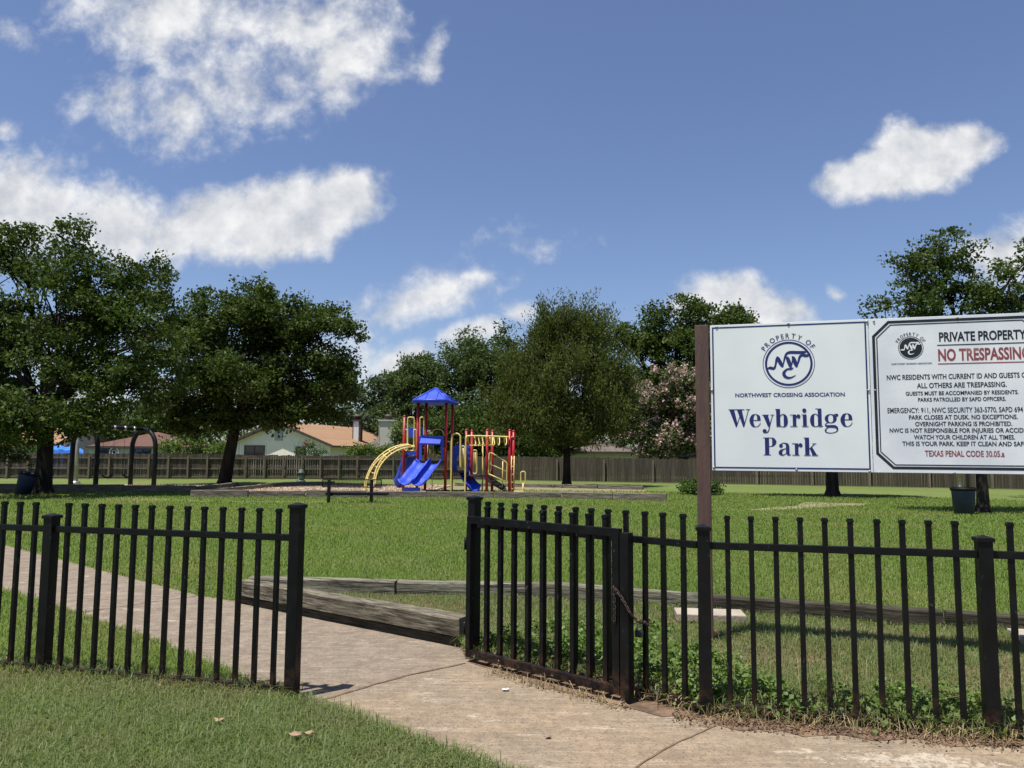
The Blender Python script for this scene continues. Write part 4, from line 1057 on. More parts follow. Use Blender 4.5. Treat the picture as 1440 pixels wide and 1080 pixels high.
make_tree('crepe_myrtle', 'pink flowering myrtle behind the fence left of the sign post', 'tree', (P(935, 640, 52).x, 52), .09, 1.4, lobes_px([
    (935, 555, 44, 36, 0), (905, 585, 42, 40, 0), (960, 595, 40, 40, 0), (930, 620, 45, 20, 0), (985, 610, 34, 36, 0), (890, 606, 26, 26, 0), (970, 560, 26, 26, 0), (955, 540, 30, 18, 0), (910, 555, 24, 24, 0)], 49), M['far'], 420, 26, .65, .25, stems=5, blossom=(M['pink'], .85, 26, .17), inner=.5)
make_tree('far_tree', 'pale grey-green tree rising behind the chimneys', 'tree', (P(535, 600, 78).x, 78), .3, 3, lobes_px([
    (530, 560, 34, 26, 0), (560, 555, 34, 30, 1), (505, 585, 40, 30, 0), (560, 590, 50, 30, 0), (520, 610, 60, 26, 0)], 78), M['farpale'], 420, 24, 1.1, .42, inner=.4)
make_tree('far_tree', 'dark tree standing between the swing set and the leaning oak, behind the houses', 'tree', (P(215, 600, 74).x, 74), .3, 3, lobes_px([
    (150, 590, 60, 30, 0), (215, 585, 60, 36, 1), (80, 600, 60, 34, 0), (10, 590, 70, 50, 0), (270, 600, 50, 30, 0)], 74), M['oak'], 420, 24, 1.2, .48, inner=.4)
b6 = G(1383, 722)
make_tree('oak_tree', 'open oak over the right sign panel with a blue bin at its foot', 'tree', b6, .15, 2.1, lobes_px([
    (1300, 395, 40, 36, 0), (1325, 365, 40, 24, .5), (1345, 345, 26, 16, 0), (1292, 348, 18, 12, 0), (1325, 430, 66, 30, 0), (1275, 425, 38, 26, -.5), (1420, 405, 38, 40, 0), (1445, 365, 36, 26, .5), (1490, 400, 70, 60, 0), (1400, 440, 50, 30, .5), (1230, 440, 22, 10, 0), (1360, 490, 90, 45, 0), (1460, 480, 90, 50, 0), (1300, 480, 60, 40, .5), (1370, 375, 10, 8, 0), (1265, 365, 8, 6, 0)], b6.y), M['oak_right'], 900, 32, .25, .125, inner=.3, gap=.3, puff=.42)
b7 = G(1171, 699)
make_tree('oak_tree', 'small oak whose trunk shows below the left sign panel', 'tree', b7, .22, 2.2, lobes_px([
    (1170, 520, 60, 34, 0), (1120, 550, 50, 34, 0), (1220, 550, 50, 34, 0), (1170, 580, 80, 34, 0), (1215, 500, 30, 24, 0), (1100, 590, 44, 30, 0), (1240, 590, 44, 30, 0)], b7.y), M['oak_right'], 520, 30, .55, .2, inner=.4)
make_tree('oak_tree', 'shade tree at the right edge behind the sign', 'tree', (P(1560, 600, 30).x, 30), .25, 2.6, lobes_px([
    (1560, 450, 90, 60, 0), (1500, 520, 80, 50, 0), (1620, 520, 90, 60, 0), (1560, 580, 120, 40, 0)], 30), M['oak_right'], 420, 28, .65, .25, inner=.4)

make_tree('shade_tree', 'dark low tree behind the fence filling the gap between blue roof posts and elm', 'tree', (P(660, 640, 57).x, 57), .2, 1.2, lobes_px([
    (600, 612, 30, 24, 0), (645, 605, 40, 30, 0), (690, 612, 40, 30, 0), (735, 618, 36, 24, 0), (775, 620, 34, 22, 0)], 57), M['oak'], 420, 40, .6, .25)
# far tree belt closing the view behind the houses
xs = rng.uniform(-95, 95, 1500); zs = rng.uniform(0, 1, 1500); yy = 96 + rng.uniform(-4, 4, 1500)
hgt = 5.2 + 1.2 * np.sin(xs * .21) + .8 * np.sin(xs * .53 + 1)
C = np.stack([xs, yy, zs * hgt], 1); Lc = np.repeat(C, 18, 0) + rng.normal(size=(1500 * 18, 3)) * .8
V, F = leaves(Lc, .65, .4); tag(npmesh('distant_trees', V, F, M['far']), kind='stuff')

# ------------------------------------------------------------------ shrubs
def shrub(name, label, base, lobes, lmat, clumps, per, cr_, ls, cat='bush', blossom=None, stemr=.03):
    return make_tree(name, label, cat, base, stemr, .3, lobes, lmat, clumps, per, cr_, ls, stems=4, inner=.2, blossom=blossom)
shrub('bush', 'bright green bush spilling over the wooden fence near the swings', (P(262, 650, 51).x, 50.2), lobes_px([(262, 625, 30, 20, 0), (235, 634, 18, 12, 0), (298, 632, 16, 14, 0), (270, 640, 40, 12, 0)], 50.2), M['bush'], 150, 26, .45, .20)
shrub('bush', 'low green bush on the lawn at the foot of the sign post', (G(980, 697).x, G(980, 697).y), lobes_px([(965, 688, 24, 9, 0), (1000, 689, 19, 8, 0), (985, 684, 20, 7, 0)], G(980, 697).y), M['hedge'], 130, 26, .22, .11)
shrub('rose_bush', 'tall rose with red flowers in front of the white gable', (P(431, 650, 50).x, 50), lobes_px([(431, 632, 7, 9, 0), (440, 636, 9, 6, 0), (425, 638, 8, 5, 0), (455, 636, 12, 6, 0)], 50), M['hedge'], 50, 16, .3, .13, 'rose')
Rz = kids(bpy.data.objects['rose_bush'])
C = np.array([P(430 + random.uniform(-4, 4), 624 + random.uniform(-2, 2), 49.8) for _ in range(26)]); V, F = leaves(C, .13, .5, .9); npmesh('blossoms', V, F, M['magenta'], bpy.data.objects['rose_bush'])
shrub('hedge', 'light green hedge over the fence below the two chimneys', (P(507, 650, 52).x, 52), lobes_px([(495, 637, 18, 6, 0), (520, 635, 20, 8, 0), (541, 634, 14, 8, 0)], 52), M['bush'], 100, 22, .35, .17, 'hedge')
shrub('bush', 'yellow-green tall shrub behind the playground tower', (P(563, 640, 54).x, 54), lobes_px([(563, 605, 13, 18, 0), (556, 625, 12, 14, 0), (570, 622, 14, 16, 0)], 54), M['bush'], 80, 22, .4, .18)
shrub('bush', 'dark bush in the shade at the left edge behind the oak', (P(10, 650, 51).x, 51), lobes_px([(0, 622, 40, 22, 0), (45, 630, 24, 14, 0)], 51), M['hedge'], 100, 22, .45, .2)

# ------------------------------------------------------------------ wooden fences
def wood_fence(label, a, b, h, rails, mt, rmt, npost, hvar=.03, name='wood_fence'):
    d = (b - a).normalized(); n = Vector((d.y, -d.x, 0))
    if n.y > 0: n = -n
    L = (b - a).length; root = empty(name, a, label, 'fence')
    mb = MB(); x = 0
    while x < L:
        w = .135 + random.uniform(-.012, .012); c = a + d * (x + w / 2); hh = h + random.uniform(-hvar, hvar) + .03 * math.sin(x * .35)
        mb.box(c + Vector((0, 0, hh / 2 + .03)) + n * random.uniform(-.004, .004), (w - random.uniform(.002, .014), .018, hh), rot_to(d)); x += w
    mb.build('boards', mt, root, recalc=False)
    mb = MB()
    for z in rails: mb.bar(a + n * .04 + Vector((0, 0, z)), b + n * .04 + Vector((0, 0, z)), .04, .085)
    if rails: mb.build('rails', rmt, root)
    for i in range(npost):
        c = a.lerp(b, i / (npost - 1)); mb = MB(); mb.box(c + n * .11 + Vector((0, 0, (h - .06) / 2)), (.10, .09, h - .06), rot_to(d)); mb.build('post', rmt, root)
    return root
FL = G(-420, 672.6); FM = G(652, 674.6); FR = G(1900, 697); FMb = FM + Vector((.3, .0, 0))
FH = 1.42
wood_fence('weathered wooden fence with posts and three rails behind the swings and slides', FL, FM, FH, (.14, .62, 1.22), M['fencewood'], M['fencerail'], 39)
wood_fence('dark smooth board fence running from the elm to the right behind the sign', FMb, FR, FH - .04, (), M['fencedark'], M['fencerail'], 16)

# ------------------------------------------------------------------ houses behind the fence
def house(name, label, org, rz, W, L, eave, peak, wall, roof, over=.45, hip=False, trim='trim_dark'):
    """gable at local y=0 facing -y, ridge along +y; hip: ridge along x"""
    root = empty(name, org, label, 'house', None, rz); X = world_of(root)
    T = lambda x, y, z: X @ Vector((x, y, z))
    mb = MB(); hw = W / 2
    if not hip:
        mb.slab([T(-hw, 0, -.1), T(hw, 0, -.1), T(hw, 0, eave), T(0, 0, peak), T(-hw, 0, eave)], X.to_3x3() @ Vector((0, L, 0)))
        mb.build('wall', M[wall], root)
        k = (peak - eave) / hw; mb = MB()
        for s in (-1, 1):
            xe = hw + over; ze = eave - k * over; n = Vector((s * k, 0, 1)).normalized() * .16
            mb.slab([T(0, -over, peak + .03), T(s * xe, -over, ze + .03), T(s * xe, L + over, ze + .03), T(0, L + over, peak + .03)], X.to_3x3() @ Vector((0, 0, .14)))
        mb.build('roof', M[roof], root, local=X)
        mb = MB()
        for s in (-1, 1):
            xe = hw + over; ze = eave - k * over
            mb.slab([T(0, -over - .03, peak + .19), T(0, -over - .03, peak - .02), T(s * xe, -over - .03, ze - .02), T(s * xe, -over - .03, ze + .19)], X.to_3x3() @ Vector((0, .027, 0)))
        mb.build('bargeboard', M[trim], root)
    else:
        mb.box(T(0, L / 2, eave / 2 - .05), (W, L, eave + .1), X.to_3x3()); mb.build('wall', M[wall], root)
        o = over; a, b, c, d = T(-hw - o, -o, eave), T(hw + o, -o, eave), T(hw + o, L + o, eave), T(-hw - o, L + o, eave); hr = L / 2
        e, f = T(-hw + hr, L / 2, peak), T(hw - hr, L / 2, peak)
        mb = MB(); mb.add([a, b, c, d, e, f], ((0, 1, 5, 4), (1, 2, 5), (2, 3, 4, 5), (3, 0, 4), (3, 2, 1, 0))); mb.build('roof', M[roof], root, local=X)
        mb = MB(); z = eave - .085
        mb.box(T(0, -o - .02, z + .005), (W + 2 * o, .03, .17), X.to_3x3()); mb.build('gutter', M[trim], root)
    return root, T, X
def window(root, T, X, x, z, w, h, frame='trim_dark', panes=2):
    mb = MB()
    for (cx, cz, sx, sz) in ((x, z + h / 2, w + .10, .06), (x, z - h / 2, w + .10, .06), (x - w / 2, z, .06, h - .06), (x + w / 2, z, .06, h - .06)): mb.box(T(cx, -.03, cz), (sx, .06, sz), X.to_3x3())
    for i in range(1, panes): mb.box(T(x - w / 2 + w * i / panes, -.025, z), (.05, .05, h - .06), X.to_3x3())
    f = mb.build('window', M[frame], root)
    mb = MB(); mb.box(T(x, -.012, z), (w - .06, .012, h - .06), X.to_3x3()); mb.build('pane', M['win_glass'], f)
hp = P(393, 592, 60); rzA = math.atan2(3.0, -15) + math.pi / 2 + math.pi
rA = -math.atan2(3.3, 15)
hA, T, X = house('house', 'white gabled house with tan shingle roof behind the leaning oak', (hp.x, 60, 0), rA, 8.7, 15, 2.15, hp.z - .19, 'wall_white', 'sh_orange')
window(hA, T, X, (-2.05), 1.72, 1.7, .75); 
mb = MB(); mb.box(T(0, -.02, hp.z - 1.05), (.68, .05, .95), X.to_3x3())
for i in range(8): mb.box(T(0, -.05, hp.z - 1.45 + i * .115), (.58, .03, .05), X.to_3x3() @ Matrix.Rotation(.5, 3, 'X'))
mb.build('gable_vent', M['louvre'], hA)
window(hA, T, X, 1.9, 1.72, .8, .6)
for x in (-3.4, -1.05, 1.3, 3.0):
    mb = MB(); mb.box(T(x, -.012, 1.2), (.05, .024, 2.2), X.to_3x3()); mb.build('batten', M['trim_white'], hA)
def chimney(parent, px0, px1, py, Y, d, mt, side, capm='trim_dark', base=2.0):
    a, b = P(px0, py, Y), P(px1, py, Y); w = b.x - a.x; c = (a + b) / 2
    mb = MB(); mb.box((c.x, Y + d / 2, (a.z + base) / 2), (w, d, a.z - base)); ch = mb.build('chimney', M[mt], parent)
    mb = MB()
    for sx, tw in ((a.x, .05), (b.x, .16 if side else .05)): mb.box((sx, Y + d / 2, (a.z + base) / 2), (tw, d + .06, a.z - base + .01))
    mb.box((c.x, Y + d / 2, a.z + .05), (w + .2, d + .2, .12)); mb.build('corner_trim', M['trim_dark' if side else mt], ch)
    mb = MB(); mb.lathe((c.x, Y + d / 2, a.z + .1), [(0.0, 0), (.24, 0), (.24, .28), (.34, .28), (.34, .36), (.26, .36), (.26, .46), (.0, .50)], 12); mb.build('chimney_cap', M[capm], ch)
chimney(hA, 496.5, 506, 592, 66, .9, 'trim_white', True)
hq = P(507, 630, 64)
hB, T, X = house('house', 'house with grey shingle roof and beige chimney behind the climber', (hq.x + .45 + 4, 64, 0), 0, 8, 4.2, hq.z, P(538, 604, 66).z, 'wall_beige', 'sh_grey', .45, True)
chimney(hB, 533.5, 556, 592, 62.4, 1.0, 'wall_beige', False)
hc = P(176, 627, 58)
hC, T, X = house('house', 'low pale house with red-brown hip roof behind the swing set', (hc.x + .8, 58, 0), 0, 7.0, 7, P(176, 627.5, 58).z, P(195, 607, 61).z, 'wall_beige', 'sh_brown', .16, True)
window(hC, T, X, -2.2, P(150, 636, 58).z, 1.3, .5); window(hC, T, X, .55, P(191, 636, 58).z, 1.2, .5)
wh = P(160.5, 636, 57.9); mb = MB()
mb.tube([wh + Vector((.34 * math.cos(a), 0, .34 * math.sin(a))) for a in [i * math.pi / 10 for i in range(20)]], .045, 6, closed=True)
mb.tube([wh + Vector((.14 * math.cos(a), 0, .14 * math.sin(a))) for a in [i * math.pi / 8 for i in range(16)]], .03, 6, closed=True)
for i in range(8):
    a = i * math.pi / 4; mb.tube([wh + Vector((.14 * math.cos(a), 0, .14 * math.sin(a))), wh + Vector((.34 * math.cos(a), 0, .34 * math.sin(a)))], .02, 5)
tag(mb.build('wall_wheel', M['trim_white']), 'white spoked wheel ornament hung on the pale house wall', 'ornament')
hd = P(92, 598, 60)
hD, T, X = house('house', 'house with orange-brown roof at the left behind the blue tarp', (hd.x + .2, 62, 0), math.radians(90), 8, 9, 2.0, hd.z - .1, 'wall_grey', 'sh_orange')
# satellite dish on that roof
dz = P(92, 622, 58.6); dish = empty('satellite_dish', dz, 'dark satellite dish on the orange-brown roof at left', 'dish')
mb = MB(); ring = []; n = 18
nrm = Vector((-.3, -.8, .5)).normalized(); ex = nrm.orthogonal().normalized(); ey = nrm.cross(ex); vs = [dz - nrm * .1]; fs = []
for k in range(n): a = 2 * math.pi * k / n; vs.append(dz + (ex * math.cos(a) + ey * math.sin(a)) * .36)
mb.add(vs, [(0, 1 + k, 1 + (k + 1) % n) for k in range(n)], True); mb.build('reflector', M['trim_dark'], dish)
mb = MB(); mb.tube([dz - nrm * .1, dz - nrm * .3 + Vector((0, .3, -.3)), dz - nrm * .3 + Vector((0, .6, -1.2))], .04, 6); mb.tube([dz - Vector((0, 0, .36)), dz + nrm * .5 - Vector((0, 0, .2))], .02, 5); mb.build('mount', M['trim_dark'], dish)
he = P(855, 632, 56)
hE, T, X = house('house', 'pale cream house glimpsed behind the elm', (he.x - .3, 57, 0), 0, 5.0, 7, he.z - .15, he.z + .7, 'wall_beige', 'sh_grey', .3, True)
hf = P(985, 632, 60)
hF, T, X = house('house', 'house with orange roof glimpsed below the pink myrtle', (hf.x, 60, 0), 0, 8, 7, P(960, 640, 60).z, P(960, 626, 63).z, 'wall_grey', 'sh_orange', .4, True)
# blue tarp over something behind the fence
tp = [(66, 632), (80, 630.5), (92, 633), (104, 631.5), (114, 635), (118, 640)]
mb = MB(); n = 16; V = []; F = []
for i in range(n):
    for j in range(5):
        px = 62 + 55 * i / (n - 1); a = P(px, 631.5 + (3 * (i / (n - 1)) ** 3) * 2 + 1.2 * math.sin(i * 1.7), 52 + j * .6); V.append((a.x, a.y, a.z + .25 * math.sin(j * math.pi / 4) + random.uniform(-.03, .03)))
for i in range(n - 1):
    for j in range(4): F.append((i * 5 + j, i * 5 + 5 + j, i * 5 + 6 + j, i * 5 + j + 1))
    
mb.add(V, F, True)
V2 = [(v[0], v[1], v[2]) for v in V[0::5]] + [(v[0], v[1] - .25, .3) for v in V[0::5]]
mb.add(V2, [(i, i + 1, n + i + 1, n + i) for i in range(n - 1)], True)
V3 = [(v[0], v[1], v[2]) for v in V[4::5]] + [(v[0], v[1] + .25, .3) for v in V[4::5]]
mb.add(V3, [(i, i + 1, n + i + 1, n + i) for i in range(n - 1)], True)
tag(mb.build('tarp', M['tarp']), 'crumpled bright blue tarp showing over the fence by the left oak', 'tarp')

# ------------------------------------------------------------------ swing set
def arch(a, b, h, r=.06, n=12):
    w = (b - a).length; d = (b - a).normalized(); m = (a + b) / 2; rr = w / 2; pts = [a + Vector((0, 0, -.1)), a + Vector((0, 0, h * .4)), a + Vector((0, 0, h - rr))]
    for i in range(1, n): t = math.pi * i / n; pts.append(m - d * rr * math.cos(t) + Vector((0, 0, h - rr + rr * math.sin(t))))
    return pts + [b + Vector((0, 0, h - rr)), b + Vector((0, 0, h * .4)), b + Vector((0, 0, -.1))]
s1 = (G(99, 685.3), G(134, 687.0)); s2 = (G(183, 683.6), G(216, 685))
sw = empty('swing_set', (s1[0] + s2[1]) / 2, 'dark green swing set with two rounded arches in the mulch by the left oak', 'swing set')
h1 = P((99 + 134) / 2, 599, s1[0].lerp(s1[1], .5).y).z; h2 = P(199, 604, s2[0].lerp(s2[1], .5).y).z
for (a, b), h in ((s1, h1), (s2, h2)):
    mb = MB(); mb.tube(arch(a, b, h), .105, 10); mb.build('arch', M['dark_green_metal'], sw)
e1 = s1[0].lerp(s1[1], .5) + Vector((0, 0, h1 - .0)); e2 = s2[0].lerp(s2[1], .5) + Vector((0, 0, h2))
mb = MB(); mb.tube([e1, e2], .085, 8); mb.build('top_beam', M['dark_green_metal'], sw)
for t in (.3, .48, .66, .82):
    p = e1.lerp(e2, t); mb = MB(); dr = (e2 - e1).normalized(); mb.tube([p - dr * .05, p + dr * .05], .11, 8); mb.build('hanger', M['steel'], sw)
for t0, t1 in ((.3, .48), (.66, .82)):
    a = e1.lerp(e2, t0); b = e1.lerp(e2, t1); a2 = Vector((a.x, a.y, .55)); b2_ = Vector((b.x, b.y, .55))
    st_ = empty('swing', (a2 + b2_) / 2, 'black belt swing on thin chains hanging from the swing beam', 'swing', 'swings on the swing set')
    mb = MB(); mb.tube([a2.lerp(b2_, q / 6) - Vector((0, 0, .12 * math.sin(math.pi * q / 6))) for q in range(7)], .04, 6); mb.build('seat', M['bench'], st_)
    for p, q in ((a, a2), (b, b2_)):
        mb = MB(); mb.tube([p, q], .008, 5); mb.build('chain', M['dark_green_metal'], st_)

# lamp poles, bins, utility post
def pole(px, py, top, r, label, Yk=None):
    b = G(px, py); z = P(px, top, b.y).z; root = empty('utility_pole', b, label, 'pole'); mb = MB(); mb.tube([b - Vector((0, 0, .2)), b + Vector((0, 0, z * .5)), b + Vector((.0, 0, z))], [r, r * .9, r * .8], 12); mb.build('shaft', M['steel'], root)
    mb = MB(); mb.lathe(b, [(r * 1.0, .12), (r * 2.0, .12), (r * 2.2, .0)], 12); mb.build('base_collar', M['steel'], root); return root
pole(106, 680, 590, .10, 'grey metal pole rising behind the swing set')
pole(1350, 688, 560, .10, 'grey metal pole behind the blue bin at right')
def bin_(px, py, h, r, label, tilt=0):
    b = G(px, py); root = empty('trash_bin', b, label, 'bin'); root.rotation_euler = (0, tilt, .3); X = world_of(root)
    mb = MB(); mb.lathe((0, 0, 0), [(0, .02), (r * .82, .02), (r * .84, .0), (r, h * .92), (r * 1.06, h * .93), (r * 1.06, h), (r * .96, h), (r * .94, h * .9), (0, h * .88)], 24)
    mb.v = [tuple(X @ Vector(v)) for v in mb.v]; mb.build('body', M['bin'], root)
    mb = MB(); mb.lathe((0, 0, 0), [(r * 1.0, h * .90), (r * 1.09, h * .905), (r * 1.10, h * 1.03), (r * 1.0, h * 1.03)], 24)
    mb.v = [tuple(X @ Vector(v)) for v in mb.v]; mb.build('liner_rim', M['bench'], root); return root
bin_(31, 697, .82, .29, 'dark plastic bin leaning beside the left oak trunk', .20)
bin_(1356, 724, .74, .30, 'dark blue plastic bin beside the right oak trunk', 0)
b = G(423, 677.5); root = empty('utility_pedestal', b, 'squat green utility post at the foot of the wooden fence', 'utility post')
mb = MB(); mb.lathe(b, [(.24, 0), (.24, .08), (.17, .10), (.15, .42), (.19, .44), (.19, .52), (.14, .54), (.14, .64), (.05, .70), (0, .70)], 16); mb.build('housing', M['green_metal'], root)
mb = MB(); mb.box(b + Vector((.02, -.16, .26)), (.16, .04, .18)); mb.build('access_door', M['green_metal'], root)
b = G(971, 679); mb = MB(); mb.lathe(b, [(.14, 0), (.14, .5), (.17, .52), (.17, .6), (.08, .68), (0, .68)], 14); tag(mb.build('utility_pedestal', mat('bright_utility_green', (.04, .22, .10), None, 5, .6)), 'small bright green utility post behind the low bush', 'utility post')

# ------------------------------------------------------------------ bench
f0, f1 = G(462, 708.5), G(522, 707); YB = f0.y
bn = empty('park_bench', (f0 + f1) / 2, 'black metal bench with mesh back facing the playground mulch', 'bench')
for f, px in ((f0, 462), (f1, 522)):
    t = P(px, 675, YB).z; mb = MB(); mb.box((f.x, f.y, t / 2), (.10, .06, t)); mb.build('leg', M['bench'], bn, .004)
    mb = MB(); mb.bar((f.x, f.y, P(500, 695, YB).z - .05), (f.x, f.y + .5, P(500, 695, YB).z - .05), .06, .05); mb.build('seat_bracket', M['bench'], bn)
sl, sr = P(457, 696, YB), P(543, 694, YB); zs = P(500, 695, YB).z
mb = MB()
for k in range(4): mb.box(((sl.x + sr.x) / 2, YB + .10 + k * .12, zs), (sr.x - sl.x, .10, .075))
mb.build('seat', M['bench'], bn)
z0, z1 = P(500, 685, YB).z, P(500, 674.5, YB).z; bl, br_ = P(453, 680, YB), P(536, 680, YB)
mb = MB()
for (a, b_) in (((bl.x, z0), (br_.x, z0)), ((bl.x, z1), (br_.x, z1)), ((bl.x, z0), (bl.x, z1)), ((br_.x, z0), (br_.x, z1))): mb.tube([(a[0], YB + .05, a[1]), (b_[0], YB + .05, b_[1])], .018, 6)
nx = 44
for i in range(1, nx): x = bl.x + (br_.x - bl.x) * i / nx; mb.tube([(x, YB + .05, z0), (x, YB + .05, z1)], .005, 4, cap=False)
for i in range(1, 6): z = z0 + (z1 - z0) * i / 6; mb.tube([(bl.x, YB + .05, z), (br_.x, YB + .05, z)], .005, 4, cap=False)
mb.build('backrest', M['bench'], bn)

# ------------------------------------------------------------------ play structure (measured in a 5.4x enlargement)
D0 = G(626, 693.2).y
def Q(X, Y, dy=0.0): return P(500 + X / 5.4, 530 + Y / 5.4, D0 + dy)
def Qg(X, dy): q = Q(X, 800, dy); return Vector((q.x, q.y, 0))
ps = empty('play_structure', Qg(700, 0), 'red, yellow and blue climbing frame with a blue roof and double slide', 'playground')
def rpost(X, Yt, dy, r=.058):
    t = Q(X, Yt, dy); mb = MB(); mb.tube([Vector((t.x, t.y, -.05)), t], r, 12); po = mb.build('post', M['red'], ps)
    mb = MB(); mb.lathe(t, [(r * 1.08, -.03), (r * 1.08, .0), (r * .7, .035), (0, .045)], 12); mb.build('post_cap', M['red'], po); return t
def yt(pts, r=.026, name='rail', closed=False, smooth=True, par=None):
    mb = MB(); mb.tube(cr([tuple(p) for p in pts], 5, closed) if smooth else pts, r, 7, closed=closed); return mb.build(name, M['yellow'], par or ps)
TW = 1.25
rpost(477, 192, 0); rpost(690, 192, -.05); rpost(538, 200, TW); rpost(737, 205, TW)
rpost(372, 297, .35); rpost(842, 402, 1.6); rpost(884, 407, .7); rpost(1000, 402, .2); rpost(1040, 408, 1.3); rpost(1171, 403, .1); rpost(1200, 411, 1.0)
# roof: pyramid with ribs and a thick rim
c4 = [Q(437, 183, -.35), Q(692, 200, -.5), Q(776, 196, TW + .25), Q(515, 178, TW + .35)]
zr = sum(c.z for c in c4) / 4; cx = sum((c for c in c4), Vector()) / 4; c4 = [Vector((c.x, c.y, zr)) for c in c4]
ap = Vector((cx.x, cx.y, Q(612, 84, .4).z))
mb = MB(); dn = Vector((0, 0, -.10))
mb.add(c4 + [ap] + [c + dn for c in c4] + [ap + dn], ((0, 1, 4), (1, 2, 4), (2, 3, 4), (3, 0, 4), (0, 5, 6, 1), (1, 6, 7, 2), (2, 7, 8, 3), (3, 8, 5, 0), (6, 5, 9), (7, 6, 9), (8, 7, 9), (5, 8, 9)))
rf_ = mb.build('roof', M['blue'], ps)
mb = MB()
for i in range(4):
    a, b_ = c4[i], c4[(i + 1) % 4]; mb.tube([a + Vector((0, 0, .01)), ap + Vector((0, 0, .01))], .035, 6)
    nf = (b_ - a).cross(ap - a).normalized(); nf = nf if nf.z > 0 else -nf
    for t in (.33, .67):
        p = a.lerp(b_, t); q = ap.lerp(a, .30) if t < .5 else ap.lerp(b_, .30); mb.tube([p + nf * .012, q + nf * .012], .022, 5)
    mb.tube([a, b_], .05, 6)
mb.build('roof_rib', M['blue'], rf_)
# decks
def deck(Xa, Xb, Y, d0, d1, name='deck', th=.06):
    a, b_ = Q(Xa, Y, d0), Q(Xb, Y, d0); mb = MB(); mb.box(((a.x + b_.x) / 2, D0 + (d0 + d1) / 2, a.z - th / 2), (b_.x - a.x, d1 - d0, th)); mb.build(name, M['dark_deck'], ps, .006)
deck(470, 690, 640, .05, TW); deck(690, 850, 715, .1, 1.3); deck(838, 990, 745, .15, 1.25); deck(372, 475, 600, .4, 1.3)
# slide: two wavy lanes side by side
def slide_lane(centre_fn, w, depth, mt, name, n=26, par=None, nlip=7):
    V = []; F = []; m = 2 * nlip
    prof = []
    for k in range(nlip):
        a = -1 + 2 * k / (nlip - 1); prof.append((a * .5, (abs(a) ** 3) * depth))
    prof_o = [(x * 1.08, z - .045 if abs(x) < .49 else z - .02) for x, z in prof]
    for i in range(n + 1):
        c, lat, up = centre_fn(i / n)
        for (x, z) in prof: V.append(c + lat * x * w + up * z)
        for (x, z) in reversed(prof_o): V.append(c + lat * x * w + up * z)
    for i in range(n):
        for k in range(m): F.append((i * m + k, i * m + (k + 1) % m, (i + 1) * m + (k + 1) % m, (i + 1) * m + k))
    F.append(tuple(range(m))); F.append(tuple(n * m + k for k in reversed(range(m))))
    mb = MB(); mb.add(V, F, True); return mb.build(name, mt, par or ps)
sl_root = MB()
top_c = [Q(523, 655, -.05), Q(612, 660, -.05)]; bot_c = [Q(372, 818, -1.75), Q(470, 824, -1.75)]
lanes = []
for j in range(2):
    a, b_ = top_c[j], bot_c[j]
    def fn(t, a=a, b_=b_):
        # wavy run: flat start, two drops, level run-out
        key = [(0, 1.0), (.12, .97), (.35, .66), (.5, .5), (.62, .36), (.82, .10), (.92, .03), (1, .02)]
        for (t0, z0_), (t1, z1_) in zip(key[:-1], key[1:]):
            if t <= t1: s = (t - t0) / (t1 - t0); zz = z0_ + (z1_ - z0_) * (s * s * (3 - 2 * s) * .4 + s * .6); break
        p = a.lerp(b_, t); p.z = b_.z + (a.z - b_.z) * zz
        d = Vector((b_.x - a.x, b_.y - a.y, 0)).normalized()
        return p, Vector((-d.y, d.x, 0)) * -1, Vector((0, 0, 1))
    lanes.append(fn)
w_l = .58
slo = slide_lane(lanes[0], w_l, .20, M['blue'], 'double_slide'); slide_lane(lanes[1], w_l, .20, M['blue'], 'slide_lane', par=slo)
mb = MB(); a, b_ = Q(362, 840, -1.5), Q(487, 840, -1.5); mb.box(((a.x + b_.x) / 2, D0 - 1.45, .12), (b_.x - a.x, .35, .30)); mb.build('slide_foot', M['blue'], slo, .02)
# blue entry hood over the slide
def face_prism(pts, dy0, th, name, mt, par=None):
    mb = MB(); mb.slab([Q(x, y, dy0) for x, y in pts], (0, th, 0)); return mb.build(name, mt, par or ps)
hood = face_prism([(482, 630), (482, 450), (520, 440), (560, 452), (610, 448), (668, 450), (668, 630), (650, 625), (646, 520), (640, 508), (512, 512), (503, 525), (500, 628)], -.10, .07, 'slide_hood', M['blue'])
mb = MB(); t0, t1, t2, t3 = Q(496, 465, -.12), Q(650, 470, -.12), Q(640, 506, -.42), Q(486, 502, -.42); mb.slab([t0, t1, t2, t3], (0, .04, -.05)); mb.build('hood_visor', M['blue'], hood)
# panels
face_prism([(380, 390), (515, 384), (515, 455), (400, 455)], 1.25, .06, 'panel', M['blue'])
face_prism([(737, 525), (812, 510), (870, 522), (870, 712), (850, 712), (850, 600), (770, 600), (765, 712), (737, 712)], 1.2, .06, 'panel', M['blue'])
for yk in (540, 585, 630, 690): face_prism([(852, yk), (868, yk), (868, yk + 16), (852, yk + 16)], 1.19, .008, 'panel_grip', M['navy'])
